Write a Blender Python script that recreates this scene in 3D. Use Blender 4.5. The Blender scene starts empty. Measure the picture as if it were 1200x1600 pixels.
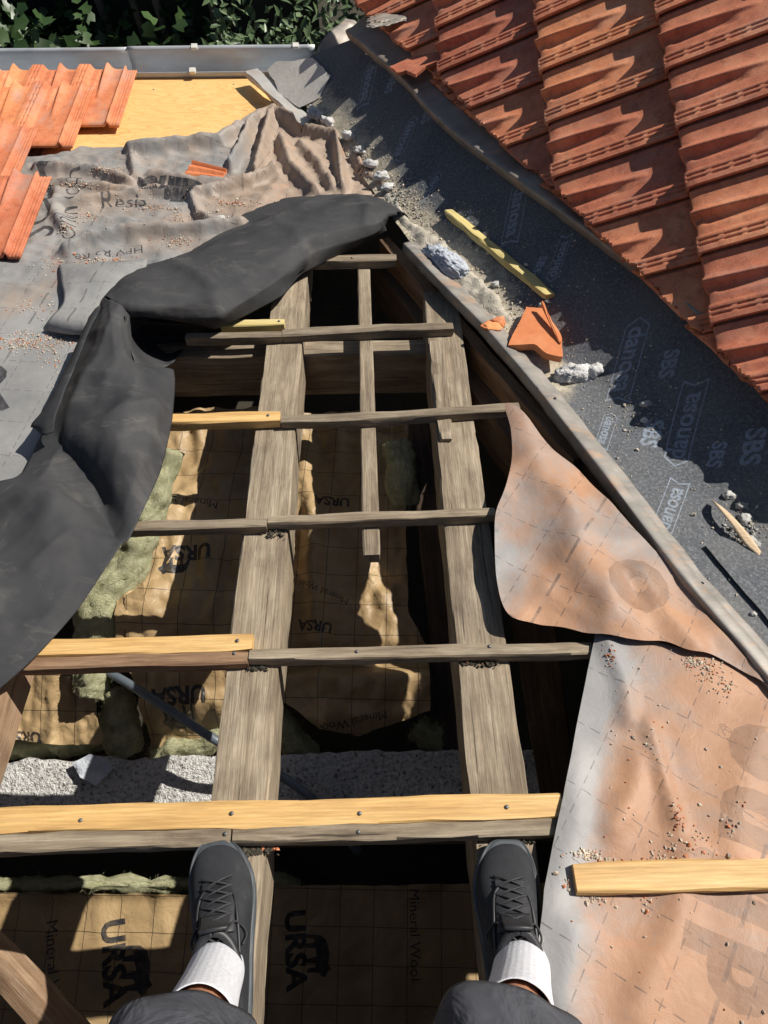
import bpy, bmesh, math, random
from mathutils import Vector, Matrix, noise as mn
from mathutils.geometry import delaunay_2d_cdt
random.seed(7)
S = bpy.context.scene
COL = S.collection
R = math.radians

# ------------------------------------------------------------------ camera, sky, sun, exposure
F = 1150.0                                   # focal length in photo pixels (photo is 1200 x 1600)
MC = ((0.99976336, -0.01790747, 0.01235111), (-0.02080498, -0.95294996, 0.30241283), (0.00635454, -0.30259823, -0.95309702))
cam_d = bpy.data.cameras.new('camera'); cam = bpy.data.objects.new('camera', cam_d); COL.objects.link(cam)
cam_d.sensor_fit = 'VERTICAL'; cam_d.sensor_height = 24; cam_d.lens = 24*F/1600
cam_d.clip_start = 0.05; cam_d.clip_end = 400
cm = Matrix([[r[0], -r[1], -r[2]] for r in MC]).to_4x4()
cam.matrix_world = cm
S.camera = cam
SUN = Vector((0.57, 0.36, 0.61)).normalized()
w = bpy.data.worlds.new('World'); S.world = w; w.use_nodes = True
nt = w.node_tree; bg = nt.nodes['Background']
sky = nt.nodes.new('ShaderNodeTexSky'); sky.sky_type = 'NISHITA'; sky.sun_disc = False
sky.sun_elevation = math.asin(SUN.z); sky.sun_rotation = math.atan2(SUN.x, SUN.y)
nt.links.new(sky.outputs[0], bg.inputs[0]); bg.inputs[1].default_value = 0.05
sl = bpy.data.lights.new('sun', 'SUN'); so = bpy.data.objects.new('sun', sl); COL.objects.link(so)
sl.energy = 5.0; sl.angle = R(0.5); sl.color = (1, 0.95, 0.87)
so.rotation_euler = SUN.to_track_quat('Z', 'Y').to_euler()
S.view_settings.view_transform = 'Standard'; S.view_settings.look = 'None'
S.view_settings.exposure = 0.2; S.view_settings.gamma = 1
S.cycles.max_bounces = 5; S.cycles.diffuse_bounces = 3

# ------------------------------------------------------------------ frames: roof slope A (under the feet), roof slope B (tiled), levels
SA, SB, H, DB = R(21), R(31.6), 1.45, -1.987
class Frame:
    def __init__(s, o, e1, e2):
        s.o = Vector(o); s.e1 = Vector(e1).normalized(); s.e2 = Vector(e2).normalized(); s.n = s.e1.cross(s.e2).normalized()
    def w(s, u, v, h=0): return s.o + s.e1*u + s.e2*v + s.n*h
    def loc(s, p): d = Vector(p)-s.o; return d.dot(s.e1), d.dot(s.e2), d.dot(s.n)
    def mat(s, u=0, v=0, h=0):
        m = Matrix((s.e1, s.e2, s.n)).transposed().to_4x4(); m.translation = s.w(u, v, h); return m
def ray(x, y):
    d = Vector((x-600, y-800, F)); return Vector([Vector(r).dot(d) for r in MC])/F       # length = per metre of depth
NA = Vector((0, math.sin(SA), math.cos(SA))); NB = Vector((-math.sin(SB), 0, math.cos(SB)))
OA = Vector((0, 0, -H/math.cos(SA)))
FA = Frame(OA, (1, 0, 0), (0, math.cos(SA), -math.sin(SA)))
FAT = Frame(OA, (-1, 0, 0), (0, -math.cos(SA), math.sin(SA)))
FB = Frame(NB*DB, (0, -1, 0), (math.cos(SB), 0, math.sin(SB)))
def FZ(z): return Frame((0, 0, z), (1, 0, 0), (0, 1, 0))
def hit(fr, x, y, h=0):
    r = ray(x, y); t = ((fr.o.dot(fr.n)+h))/r.dot(fr.n); return r*t
def PA(x, y, h=0): return hit(FA, x, y, h)
def PB(x, y, h=0): return hit(FB, x, y, h)
def PZ(x, y, z): return hit(FZ(z), x, y)
def PD(x, y, d): return ray(x, y)*d
def surf(fr, hf, x, y):
    h = 0
    for _ in range(12):
        u, v, _h = fr.loc(hit(fr, x, y, h)); h = 0.5*h+0.5*hf(u, v) if hf else 0
    return u, v

def nz(x, y, z=0.0): return mn.noise(Vector((x, y, z)))
def fbm(x, y, z=0.0, o=4):
    a, f, s = 1, 1, 0
    for _ in range(o): s += a*mn.noise(Vector((x*f, y*f, z+_*7.3))); a *= .5; f *= 2.03
    return s
def rid(x, y, z=0.0, o=3):
    a, f, s = 1, 1, 0
    for _ in range(o): s += a*(1-abs(mn.noise(Vector((x*f, y*f, z+_*5.1))))*2.2); a *= .5; f *= 2.1
    return s/1.75
def sm(a, b, x):
    t = max(0, min(1, (x-a)/(b-a))); return t*t*(3-2*t)

# ------------------------------------------------------------------ tags and linking
def tag(o, label=None, cat=None, group=None, kind=None):
    if label: o['label'] = label
    if cat: o['category'] = cat
    if group: o['group'] = group
    if kind: o['kind'] = kind
    elif label: o['kind'] = 'thing'
    return o
def link(name, me, mats, parent=None, mw=None, smooth=True):
    o = bpy.data.objects.new(name, me); COL.objects.link(o)
    for m in (mats if isinstance(mats, (list, tuple)) else [mats]): me.materials.append(m)
    if smooth:
        for p in me.polygons: p.use_smooth = True
    if mw is not None: o.matrix_world = mw
    if parent is not None:
        o.parent = parent; o.matrix_parent_inverse = parent.matrix_world.inverted()
    return o
def empty(name, p, label, cat, group=None):
    o = bpy.data.objects.new(name, None); COL.objects.link(o); o.matrix_world = Matrix.Translation(Vector(p)); o.empty_display_size = .05
    return tag(o, label, cat, group)
def pym(vs, fs, name='m'):
    me = bpy.data.meshes.new(name); me.from_pydata([tuple(v) for v in vs], [], fs); me.update(); return me
def sharp(o, ang=35):
    me = o.data; bm = bmesh.new(); bm.from_mesh(me)
    for e in bm.edges:
        if len(e.link_faces) == 2 and e.calc_face_angle(0) > R(ang): e.smooth = False
    bm.to_mesh(me); bm.free(); return o

# ------------------------------------------------------------------ materials
class NB_:
    def __init__(s, name):
        s.m = bpy.data.materials.new(name); s.m.use_nodes = True; s.t = s.m.node_tree; s.b = s.t.nodes['Principled BSDF']
        s.oc = s.t.nodes.new('ShaderNodeTexCoord').outputs['Object']
        s.rnd = s.t.nodes.new('ShaderNodeObjectInfo').outputs['Random']
    def set(s, sock, v):
        if isinstance(v, bpy.types.NodeSocket): s.t.links.new(v, sock)
        else: sock.default_value = v
    def math(s, op, a, b=0.0, c=0.0, clamp=False):
        n = s.t.nodes.new('ShaderNodeMath'); n.operation = op; n.use_clamp = clamp
        for i, v in enumerate((a, b, c)): s.set(n.inputs[i], v)
        return n.outputs[0]
    def map(s, scale=(1, 1, 1), rot=(0, 0, 0), per_obj=True):
        n = s.t.nodes.new('ShaderNodeMapping'); s.set(n.inputs[0], s.oc); n.inputs['Scale'].default_value = scale; n.inputs['Rotation'].default_value = rot
        if per_obj:
            c = s.t.nodes.new('ShaderNodeCombineXYZ'); k = s.math('MULTIPLY', s.rnd, 37.0)
            for i in range(3): s.set(c.inputs[i], k)
            s.set(n.inputs['Location'], c.outputs[0])
        return n.outputs[0]
    def noise(s, vec, scale, detail=5, rough=.6, dist=0):
        n = s.t.nodes.new('ShaderNodeTexNoise'); s.set(n.inputs['Vector'], vec); n.inputs['Scale'].default_value = scale
        n.inputs['Detail'].default_value = detail; n.inputs['Roughness'].default_value = rough; n.inputs['Distortion'].default_value = dist
        return n.outputs['Fac']
    def vor(s, vec, scale, feat='F1'):
        n = s.t.nodes.new('ShaderNodeTexVoronoi'); n.feature = feat; s.set(n.inputs['Vector'], vec); n.inputs['Scale'].default_value = scale
        return n.outputs['Distance']
    def ramp(s, fac, stops):
        n = s.t.nodes.new('ShaderNodeValToRGB'); s.set(n.inputs[0], fac); e = n.color_ramp.elements
        while len(e) < len(stops): e.new(.5)
        for el, (p, c) in zip(e, stops): el.position = p; el.color = (*c, 1) if not isinstance(c, (int, float)) else (c, c, c, 1)
        return n.outputs[0]
    def mix(s, f, a, b, mode='MIX'):
        n = s.t.nodes.new('ShaderNodeMix'); n.data_type = 'RGBA'; n.blend_type = mode
        s.set(n.inputs[0], f)
        for i, v in ((6, a), (7, b)):
            s.set(n.inputs[i], (*v, 1) if isinstance(v, tuple) and len(v) == 3 else v)
        return n.outputs[2]
    def attr(s, name):
        n = s.t.nodes.new('ShaderNodeAttribute'); n.attribute_name = name; return n.outputs['Fac']
    def bump(s, h, st, dist=.01, normal=None):
        n = s.t.nodes.new('ShaderNodeBump'); n.inputs['Strength'].default_value = st; n.inputs['Distance'].default_value = dist; s.set(n.inputs['Height'], h)
        if normal is not None: s.set(n.inputs['Normal'], normal)
        return n.outputs[0]
    def out(s, col=None, rough=None, normal=None, metal=None, **k):
        for nm, v in (('Base Color', col), ('Roughness', rough), ('Normal', normal), ('Metallic', metal)):
            if v is not None: s.set(s.b.inputs[nm], (*v, 1) if isinstance(v, tuple) and len(v) == 3 else v)
        for kk, v in k.items(): s.set(s.b.inputs[kk], v)
        return s.m

def wood(name, c0, c1, c2, dirt=.35, grain=1.0, rough=.8, hue=.25, knots=False, bs=.5):
    g = NB_(name); v = g.map((1.6, 22, 22)); n1 = g.noise(v, 2.2*grain, 6, .65, .6)
    v2 = g.map((3, 90, 90)); n2 = g.noise(v2, 3, 4, .7)
    col = g.ramp(n1, [(.28, c0), (.5, c1), (.74, c2)])
    col = g.mix(g.math('MULTIPLY', g.ramp(n2, [(.42, 1.0), (.62, 0.0)]), .35), col, tuple(x*.45 for x in c0))
    d = g.noise(g.map((3, 5, 5)), 3, 5, .65)
    col = g.mix(g.math('MULTIPLY', g.ramp(d, [(.45, 0.0), (.7, 1.0)]), dirt), col, tuple(x*.5 for x in c0))
    ck = g.noise(g.map((1.2, 45, 45)), 2.4, 3, .5, .3); cm_ = g.ramp(ck, [(.30, 1.0), (.345, 0.0)]); col = g.mix(g.math('MULTIPLY', cm_, dirt*1.6, clamp=True), col, tuple(x*.22 for x in c0))
    if knots:
        k = g.vor(g.map((1.3, 9, 9)), 1.5); col = g.mix(g.ramp(k, [(.05, 1.0), (.14, 0.0)]), col, tuple(x*.4 for x in c0))
    v_ = g.t.nodes.new('ShaderNodeHueSaturation'); g.set(v_.inputs['Color'], col)
    g.set(v_.inputs['Value'], g.math('MULTIPLY_ADD', g.rnd, hue, 1-hue/2))
    bn = g.bump(g.math('ADD', g.math('MULTIPLY', n1, .6), n2), bs, .004)
    return g.out(v_.outputs[0], rough, bn)
M = {}
M['old_wood'] = wood('weathered_timber', (.15, .108, .07), (.31, .245, .168), (.47, .395, .29), .5)
M['brown_wood'] = wood('brown_timber', (.13, .07, .035), (.27, .155, .085), (.40, .26, .15), .35)
M['tan_wood'] = wood('tan_timber', (.26, .15, .08), (.43, .28, .17), (.60, .44, .30), .4)
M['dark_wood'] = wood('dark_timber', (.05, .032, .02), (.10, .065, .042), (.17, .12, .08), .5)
M['new_wood'] = wood('fresh_pine', (.52, .29, .095), (.72, .45, .17), (.84, .57, .25), .1, .8, .6, .08, True, .15)
M['yellow_wood'] = wood('yellow_pine', (.50, .38, .13), (.68, .55, .22), (.78, .66, .33), .25, .8, .7, .05, False, .3)

def plywood():
    g = NB_('plywood'); v = g.map((1.2, 5, 1), (0, 0, .08)); n = g.noise(v, 1.6, 4, .5, 1.8)
    wv = g.math('FRACT', g.math('MULTIPLY', n, 11.0)); f = g.noise(g.map((20, 160, 1)), 2, 3)
    col = g.ramp(wv, [(0, (.62, .33, .10)), (.12, (.76, .45, .16)), (.7, (.82, .51, .20)), (1, (.68, .38, .13))])
    col = g.mix(g.math('MULTIPLY', g.ramp(f, [(.5, 0.0), (.7, 1.0)]), .2), col, (.5, .27, .09))
    k = g.noise(g.map((7, 14, 1)), 1.7, 2); col = g.mix(g.ramp(k, [(.70, 0.0), (.76, .7)]), col, (.42, .2, .07))
    s_ = g.noise(g.map((1, 1, 1)), 2.5, 3); col = g.mix(g.ramp(s_, [(.55, 0.0), (.75, .35)]), col, (.72, .30, .09))
    return g.out(col, .65, g.bump(f, .15, .003))
M['plywood'] = plywood()

def clay(name, c0, c1, c2, dark, speck):
    g = NB_(name); n = g.noise(g.map(), 9, 6, .65); col = g.ramp(n, [(.3, c0), (.5, c1), (.72, c2)])
    n2 = g.noise(g.map(), 34, 4, .7); col = g.mix(g.math('MULTIPLY', g.ramp(n2, [(.5, 0.0), (.68, 1.0)]), dark), col, tuple(x*.35 for x in c0))
    n3 = g.noise(g.map(), 260, 2, .5); col = g.mix(g.math('MULTIPLY', g.ramp(n3, [(.6, 0.0), (.68, 1.0)]), speck), col, (.62, .5, .38))
    n4 = g.noise(g.map((3, 1, 1)), 4, 4, .6); col = g.mix(g.math('MULTIPLY', g.ramp(n4, [(.55, 0.0), (.8, 1.0)]), speck*1.2), col, (.36, .30, .26))
    v_ = g.t.nodes.new('ShaderNodeHueSaturation'); g.set(v_.inputs['Color'], col); g.set(v_.inputs['Value'], g.math('MULTIPLY_ADD', g.rnd, .36, .80))
    g.set(v_.inputs['Hue'], g.math('MULTIPLY_ADD', g.rnd, .014, .493))
    return g.out(v_.outputs[0], .72, g.bump(g.math('ADD', n3, n2), .22, .003))
M['clay_new'] = clay('orange_clay', (.50, .135, .045), (.63, .20, .078), (.71, .28, .13), .28, .55)
M['clay_old'] = clay('weathered_clay', (.42, .13, .062), (.60, .20, .095), (.72, .31, .16), .42, .35)
M['clay_core'] = clay('broken_clay', (.62, .18, .06), (.72, .24, .09), (.78, .3, .13), .1, .1)

def lining(pr=0):
    g = NB_('bitumen_lining' if not pr else 'bitumen_lining_print'); n = g.noise(g.map(), 130, 4, .8); n1 = g.noise(g.map(), 3.5, 4)
    col = g.ramp(n, [(.34, (.048, .056, .068)), (.52, (.098, .107, .122)), (.70, (.25, .26, .275))])
    if pr: col = g.mix(g.ramp(g.noise(g.map(), 90, 4, .8), [(.34, .3), (.56, .95)]), col, (.30, .355, .43))
    col = g.mix(g.math('MULTIPLY', g.ramp(n1, [(.35, 0.0), (.7, 1.0)]), .38), col, (.24, .225, .20))
    ns = g.noise(g.map(), 14, 8, .75); dm = g.ramp(g.math('ADD', g.attr('dust'), g.math('MULTIPLY_ADD', ns, 1.0, -.58)), [(.36, 0.0), (.66, 1.0)])
    col = g.mix(g.math('MULTIPLY', dm, .9), col, g.ramp(g.noise(g.map(), 60, 5), [(.3, (.34, .29, .21)), (.7, (.68, .60, .45))]))
    return g.out(col, .82, g.bump(g.math('ADD', n, g.math('MULTIPLY', dm, .6)), .8, .004))
M['lining'] = lining(); M['lining_print'] = lining(1)

def dashed(g, rot, sp, wid, dlen, duty, ph=0.0):
    n = g.map((1, 1, 1), (0, 0, rot), False); sx = g.t.nodes.new('ShaderNodeSeparateXYZ'); g.set(sx.inputs[0], n)
    a = g.math('FRACT', g.math('MULTIPLY_ADD', sx.outputs[1], 1/sp, 50.0+ph)); l = g.math('LESS_THAN', a, wid/sp)
    d = g.math('LESS_THAN', g.math('FRACT', g.math('MULTIPLY_ADD', sx.outputs[0], 1/dlen, 50.0)), duty)
    return g.math('MULTIPLY', l, d)
def membrane(name, g0, g1, o0, o1, rot, sp=.125, base=0.0, ink=None, amt=0.0, rough=.55):
    g = NB_(name)
    gc = g.ramp(g.noise(g.map(), 5, 6, .6), [(.3, g0), (.7, g1)]); oc = g.ramp(g.noise(g.map(), 7, 6, .65), [(.3, o0), (.7, o1)])
    ns = g.noise(g.map(), 2.6, 10, .74, .5)
    col = g.mix(g.ramp(g.math('ADD', g.attr('dust'), g.math('MULTIPLY_ADD', ns, 1.5, -.75+base)), [(.3, 0.0), (.75, 1.0)]), gc, oc)
    hot = g.noise(g.map(), 5.5, 9, .75, .8); col = g.mix(g.math('MULTIPLY', g.ramp(hot, [(.57, 0.0), (.72, .55)]), g.math('MINIMUM', g.attr('dust'), 1.0, clamp=True)), col, (.56, .22, .08))
    l = g.math('MAXIMUM', dashed(g, rot, sp, .0025, .034, .62), dashed(g, rot+math.pi/2, sp, .0025, .034, .62))
    ln2 = dashed(g, rot+math.pi/2, sp*4, .007, .095, .7, .1)
    wear = g.noise(g.map(), 30, 3); l = g.math('MULTIPLY', g.math('MAXIMUM', l, ln2), g.ramp(wear, [(.3, .15), (.6, .6)]))
    col = g.mix(l, col, (.06, .055, .055))
    if ink: col = g.mix(g.ramp(g.noise(g.map((1, 1, 1), (0, 0, 0), False), 26, 6, .7), [(.3, amt*.6), (.55, amt)]), col, ink)
    fine = g.noise(g.map(), 420, 2, .6)
    wr = g.noise(g.map(), 22, 5, .6, .6)
    return g.out(col, rough, g.bump(fine, .25, .001, g.bump(wr, .35, .006)), **{'Specular IOR Level': .35})
_L = ((.19, .188, .185), (.315, .31, .30), (.27, .21, .165), (.41, .31, .235), .12)
_R = ((.25, .245, .24), (.35, .335, .325), (.34, .19, .118), (.48, .268, .155), .60, .125, .10)
M['mem_left'] = membrane('dusty_underlay', *_L); M['mem_left_print'] = membrane('dusty_underlay_print', *_L, .125, 0.0, (.045, .044, .047), 1.0)
M['mem_right'] = membrane('stained_underlay', *_R); M['mem_right_print'] = membrane('stained_underlay_print', *_R, ink=(.17, .10, .065), amt=.5)
def blackfab():
    g = NB_('black_underside'); n = g.noise(g.map(), 4, 6, .62, .7); col = g.ramp(n, [(.35, (.028, .029, .032)), (.6, (.05, .05, .052)), (.78, (.11, .105, .098))])
    st = g.noise(g.map((1, 2.2, 1), (0, 0, .7)), 5, 7, .72, 1.2); col = g.mix(g.ramp(st, [(.56, 0.0), (.8, .5)]), col, (.20, .185, .165))
    f = g.noise(g.map(), 500, 2); return g.out(col, .75, g.bump(f, .35, .0015, g.bump(n, .10, .01)), **{'Specular IOR Level': .3})
M['black_fab'] = blackfab()
def kraft(pr=0):
    g = NB_('kraft_paper' if not pr else 'kraft_paper_print'); n = g.noise(g.map(), 6, 6, .6); col = g.ramp(n, [(.3, (.32, .215, .105)), (.7, (.47, .33, .17))])
    sx = g.t.nodes.new('ShaderNodeSeparateXYZ'); g.set(sx.inputs[0], g.map((1, 1, 1), (0, 0, .04), False))
    ls = []
    for i in (0, 1):
        a = g.math('FRACT', g.math('MULTIPLY_ADD', sx.outputs[i], 10.0, 50.3)); ls.append(g.math('LESS_THAN', a, .022))
    col = g.mix(g.math('MULTIPLY', g.math('MAXIMUM', ls[0], ls[1]), .85), col, (.03, .025, .02))
    if pr: col = g.mix(g.ramp(g.noise(g.map(), 40, 5, .7), [(.3, .75), (.55, 1.0)]), col, (.022, .021, .024))
    wr = g.noise(g.map(), 16, 5, .6, .8); cr = g.vor(g.map(), 9, 'DISTANCE_TO_EDGE')
    return g.out(col, .5, g.bump(wr, .5, .012, g.bump(cr, .35, .02)))
M['kraft'] = kraft(); M['kraft_print'] = kraft(1)
def simple(name, c0, c1, sc=10, rough=.8, bump=.3, bd=.005, metal=0.0, det=5, spec=.5, bsc=None, stretch=(1, 1, 1)):
    g = NB_(name); n = g.noise(g.map(stretch), sc, det, .65); col = g.ramp(n, [(.3, c0), (.7, c1)])
    h = n if bsc is None else g.noise(g.map(stretch), bsc, 4, .7)
    return g.out(col, rough, g.bump(h, bump, bd), metal, **{'Specular IOR Level': spec})
M['wool'] = simple('mineral_wool', (.42, .41, .22), (.74, .73, .48), 30, .98, 1.0, .010, bsc=220, spec=.05, stretch=(1, 1, 2.2))
M['ink'] = simple('black_ink', (.02, .02, .022), (.04, .04, .04), 20, .6, 0, .001)
M['print'] = simple('faded_grey_print', (.085, .08, .078), (.15, .135, .125), 14, .7, 0, .001)
M['print_brown'] = simple('faded_brown_print', (.25, .14, .085), (.37, .205, .12), 12, .7, 0.1, .001)
def worn_print():
    g = NB_('pale_blue_print'); n = g.noise(g.map(), 140, 3, .8); col = g.ramp(n, [(.36, (.05, .062, .085)), (.60, (.25, .30, .37))])
    return g.out(col, .8, g.bump(n, .5, .003))
M['print_pale'] = worn_print()
M['patch'] = simple('pale_screed', (.50, .47, .42), (.68, .64, .57), 6, .9, .4, .004, bsc=60)
M['dustpile'] = simple('mortar_dust', (.30, .27, .22), (.66, .60, .49), 22, .95, 1, .006, bsc=150, det=9)
M['mortar'] = simple('lime_mortar', (.48, .46, .44), (.80, .79, .77), 40, .95, 1, .008, bsc=90)
M['mortar_grey'] = simple('grey_foam_mortar', (.34, .37, .42), (.66, .69, .74), 30, .9, 1, .006, bsc=110)
M['render_wall'] = None
def wallm():
    g = NB_('stippled_render'); v = g.vor(g.map(), 75, 'F1'); n = g.noise(g.map(), 8, 5)
    v2 = g.noise(g.map(), 95, 3, .7)
    col = g.ramp(g.math('ADD', v2, g.math('MULTIPLY', v, .25)), [(.42, (.12, .11, .10)), (.53, (.50, .49, .46)), (.7, (.72, .71, .68))])
    col = g.mix(g.ramp(n, [(.5, 0.0), (.75, .4)]), col, (.38, .36, .33))
    return g.out(col, .9, g.bump(v2, 1, .02))
M['render_wall'] = wallm()
def zinc(name='zinc', rust=.3, c0=(.40, .43, .46), c1=(.56, .59, .61)):
    g = NB_(name); n = g.noise(g.map((1, 3, 3)), 6, 6, .6); col = g.ramp(n, [(.3, c0), (.7, c1)])
    n2 = g.noise(g.map((2, 6, 6)), 2.6, 6, .7); rm = g.ramp(n2, [(.53, 0.0), (.68, rust)]); col = g.mix(rm, col, (.50, .30, .18))
    return g.out(col, g.math('MULTIPLY_ADD', n, .3, .35), g.bump(n2, .15, .004), g.math('MULTIPLY_ADD', rm, -.2, .25))
M['zinc'] = zinc(); M['zinc_edge'] = zinc('dusty_zinc', .75, (.22, .205, .185), (.38, .35, .31)); M['zinc_pale'] = zinc('pale_rusty_zinc', .85, (.42, .40, .37), (.58, .55, .51)); M['zinc_dull'] = zinc('dull_zinc', .5, (.20, .175, .15), (.34, .30, .255))
M['conduit'] = simple('grey_conduit', (.09, .11, .13), (.15, .18, .21), 8, .4, .05)
def shoem():
    g = NB_('black_mesh_fabric'); n = g.noise(g.map(), 16, 6, .7); col = g.ramp(n, [(.3, (.006, .007, .009)), (.55, (.016, .018, .022)), (.78, (.07, .07, .074))])
    w = g.t.nodes.new('ShaderNodeTexWave'); g.set(w.inputs['Vector'], g.map((1, 1, 1), (.3, .2, .6))); w.inputs['Scale'].default_value = 120; w.inputs['Distortion'].default_value = .6
    f = g.vor(g.map(), 420); col = g.mix(g.ramp(f, [(.2, .0), (.5, .3)]), col, (.04, .042, .048))
    return g.out(col, .8, g.bump(w.outputs['Fac'], .35, .0012, g.bump(n, .3, .004)))
M['shoe'] = shoem()
M['shoe_trim'] = simple('black_synthetic', (.013, .013, .015), (.033, .034, .038), 14, .5, .2, .002)
M['sole'] = simple('rubber_sole', (.035, .04, .045), (.085, .095, .105), 9, .6, .3, .003)
M['lace'] = simple('black_lace', (.02, .02, .022), (.04, .04, .045), 60, .7, .4, .001)
def sockm():
    g = NB_('white_ribbed_sock'); sx = g.t.nodes.new('ShaderNodeSeparateXYZ'); g.set(sx.inputs[0], g.oc)
    an = g.math('ARCTAN2', sx.outputs[1], sx.outputs[0]); rb = g.math('SINE', g.math('MULTIPLY', an, 30.0))
    n = g.noise(g.map(), 150, 3); return g.out(g.ramp(n, [(.3, (.60, .61, .66)), (.7, (.76, .77, .80))]), .9, g.bump(g.math('MULTIPLY_ADD', rb, .18, n), .35, .0015))
M['sock'] = sockm()
def skinm():
    g = NB_('skin'); n = g.noise(g.map(), 18, 5); col = g.ramp(n, [(.3, (.36, .16, .085)), (.7, (.50, .255, .15))])
    h = g.noise(g.map((9, 9, 1)), 25, 3); col = g.mix(g.ramp(h, [(.62, 0.0), (.7, .5)]), col, (.1, .05, .03))
    return g.out(col, .5, g.bump(n, .1, .002), **{'Subsurface Weight': .08, 'Subsurface Scale': .02})
M['skin'] = skinm()
def shortm():
    g = NB_('dark_grey_cloth'); n = g.noise(g.map(), 9, 4, .6, 1.2); f = g.noise(g.map(), 500, 2); col = g.ramp(n, [(.3, (.035, .037, .045)), (.7, (.075, .078, .09))])
    return g.out(col, .85, g.bump(f, .3, .001, g.bump(n, .7, .03)))
M['shorts'] = shortm()
M['grit'] = simple('grit', (.40, .33, .25), (.70, .62, .50), 30, .95, .5)
M['grit_red'] = simple('clay_crumbs', (.45, .14, .06), (.66, .27, .13), 30, .95, .5)
M['stone'] = simple('stone_chip', (.25, .24, .22), (.60, .59, .55), 30, .95, .8)
M['bark'] = simple('dry_strip', (.50, .36, .22), (.72, .55, .36), 12, .8, .4, stretch=(2, 30, 30))
M['nail'] = simple('steel_nail', (.10, .10, .10), (.2, .2, .2), 30, .5, .2, .001, .6)
M['fence'] = simple('dark_fence', (.02, .022, .022), (.04, .045, .045), 4, .6)
M['soil'] = simple('dark_soil', (.03, .025, .018), (.07, .06, .04), 3, .95, .6, .03)
M['plaster'] = simple('plaster', (.42, .40, .36), (.56, .54, .50), 3, .9, .3)
M['clip'] = simple('pale_clip', (.55, .53, .48), (.7, .68, .62), 20, .6, .2)
def leafm(name, c0, c1):
    g = NB_(name); n = g.noise(g.map(), 5, 4); nn = g.t.nodes.new('ShaderNodeNewGeometry').outputs['Random Per Island']
    col = g.ramp(nn, [(0, c0), (1, c1)]); return g.out(col, .4, None, **{'Specular IOR Level': .4})
M['leaf_ivy'] = leafm('ivy_leaf', (.015, .035, .010), (.055, .10, .03)); M['leaf_bush'] = leafm('bush_leaf', (.05, .085, .035), (.15, .21, .10))

# ------------------------------------------------------------------ shape helpers
def inside(poly, x, y):
    c = False; n = len(poly); j = n-1
    for i in range(n):
        xi, yi = poly[i]; xj, yj = poly[j]
        if (yi > y) != (yj > y) and x < (xj-xi)*(y-yi)/(yj-yi)+xi: c = not c
        j = i
    return c
def pdist(pl, x, y):
    best = 9e9; side = 0
    for (ax, ay), (bx, by) in zip(pl, pl[1:]):
        dx, dy = bx-ax, by-ay; t = max(0, min(1, ((x-ax)*dx+(y-ay)*dy)/(dx*dx+dy*dy+1e-12)))
        ex, ey = x-ax-dx*t, y-ay-dy*t; d = math.hypot(ex, ey)
        if d < best: best = d; side = 1 if dx*ey-dy*ex > 0 else -1
    return best, side
def rough_poly(poly, step, jit, seed, jf=14):
    out = []
    n = len(poly)
    for i in range(n):
        a, b = Vector(poly[i]), Vector(poly[(i+1) % n]); L = (b-a).length; k = max(1, int(L/step)); d = (b-a)/max(L, 1e-9); nn = Vector((-d.y, d.x))
        for j in range(k):
            p = a+(b-a)*(j/k); q = jit*fbm(p.x*jf, p.y*jf, seed, 3)*(1 if j else .3); out.append((p.x+nn.x*q, p.y+nn.y*q))
    return out
def smooth_poly(poly, k=6):
    n = len(poly); out = []; P = [Vector(p) for p in poly]
    for i in range(n):
        p0, p1, p2, p3 = P[i-1], P[i], P[(i+1) % n], P[(i+2) % n]
        for j in range(k):
            f = j/k; q = ((p1*2)+(p2-p0)*f+(p0*2-p1*5+p2*4-p3)*f*f+(p1*3-p0-p2*3+p3)*f*f*f)*.5; out.append((q.x, q.y))
    return out
def glyph(fr, hf, text, p0, p1, aspect=1.0, bold=.02, polys=None, slot=1, wob=0.0, cell=.02):
    """outline of printed text running from pixel p0 to pixel p1, in sheet coordinates: (vertices, boundary edges, slot)"""
    a = Vector(surf(fr, hf, *p0)); b = Vector(surf(fr, hf, *p1)); d = (b-a); L = d.length; d.normalize(); up = Vector((-d.y, d.x))
    bm = bmesh.new()
    if text:
        cu = bpy.data.curves.new('t', 'FONT'); cu.body = text; cu.offset = bold; cu.resolution_u = 3
        to = bpy.data.objects.new('t', cu); COL.objects.link(to); dg = bpy.context.evaluated_depsgraph_get(); dg.update()
        me = bpy.data.meshes.new_from_object(to.evaluated_get(dg)); bm.from_mesh(me); bpy.data.objects.remove(to); bpy.data.curves.remove(cu)
        bmesh.ops.remove_doubles(bm, verts=bm.verts, dist=1e-4)
        x0 = min(v.co.x for v in bm.verts); x1 = max(v.co.x for v in bm.verts); s = L/(x1-x0)
        for v in bm.verts: v.co.x = (v.co.x-x0)*s; v.co.y *= s*aspect
    for pl in (polys or []):
        bm.faces.new([bm.verts.new((x*L, y*L, 0)) for x, y in pl])
    es = []; vs = []
    for e in bm.edges:
        if len(e.link_faces) != 1: continue
        q0, q1 = e.verts[0].co, e.verts[1].co; n = max(1, int((q1-q0).length/cell)); pr = None
        for k in range(n+1):
            q = q0.lerp(q1, k/n); w_ = a+d*q.x+up*q.y; w_ = Vector((w_.x+wob*fbm(w_.x*9, w_.y*9, 3, 2), w_.y+wob*fbm(w_.x*9, w_.y*9, 8, 2))); vs.append(w_)
            if k: es.append((len(vs)-2, len(vs)-1))
    bm.free()
    return vs, es, slot
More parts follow.
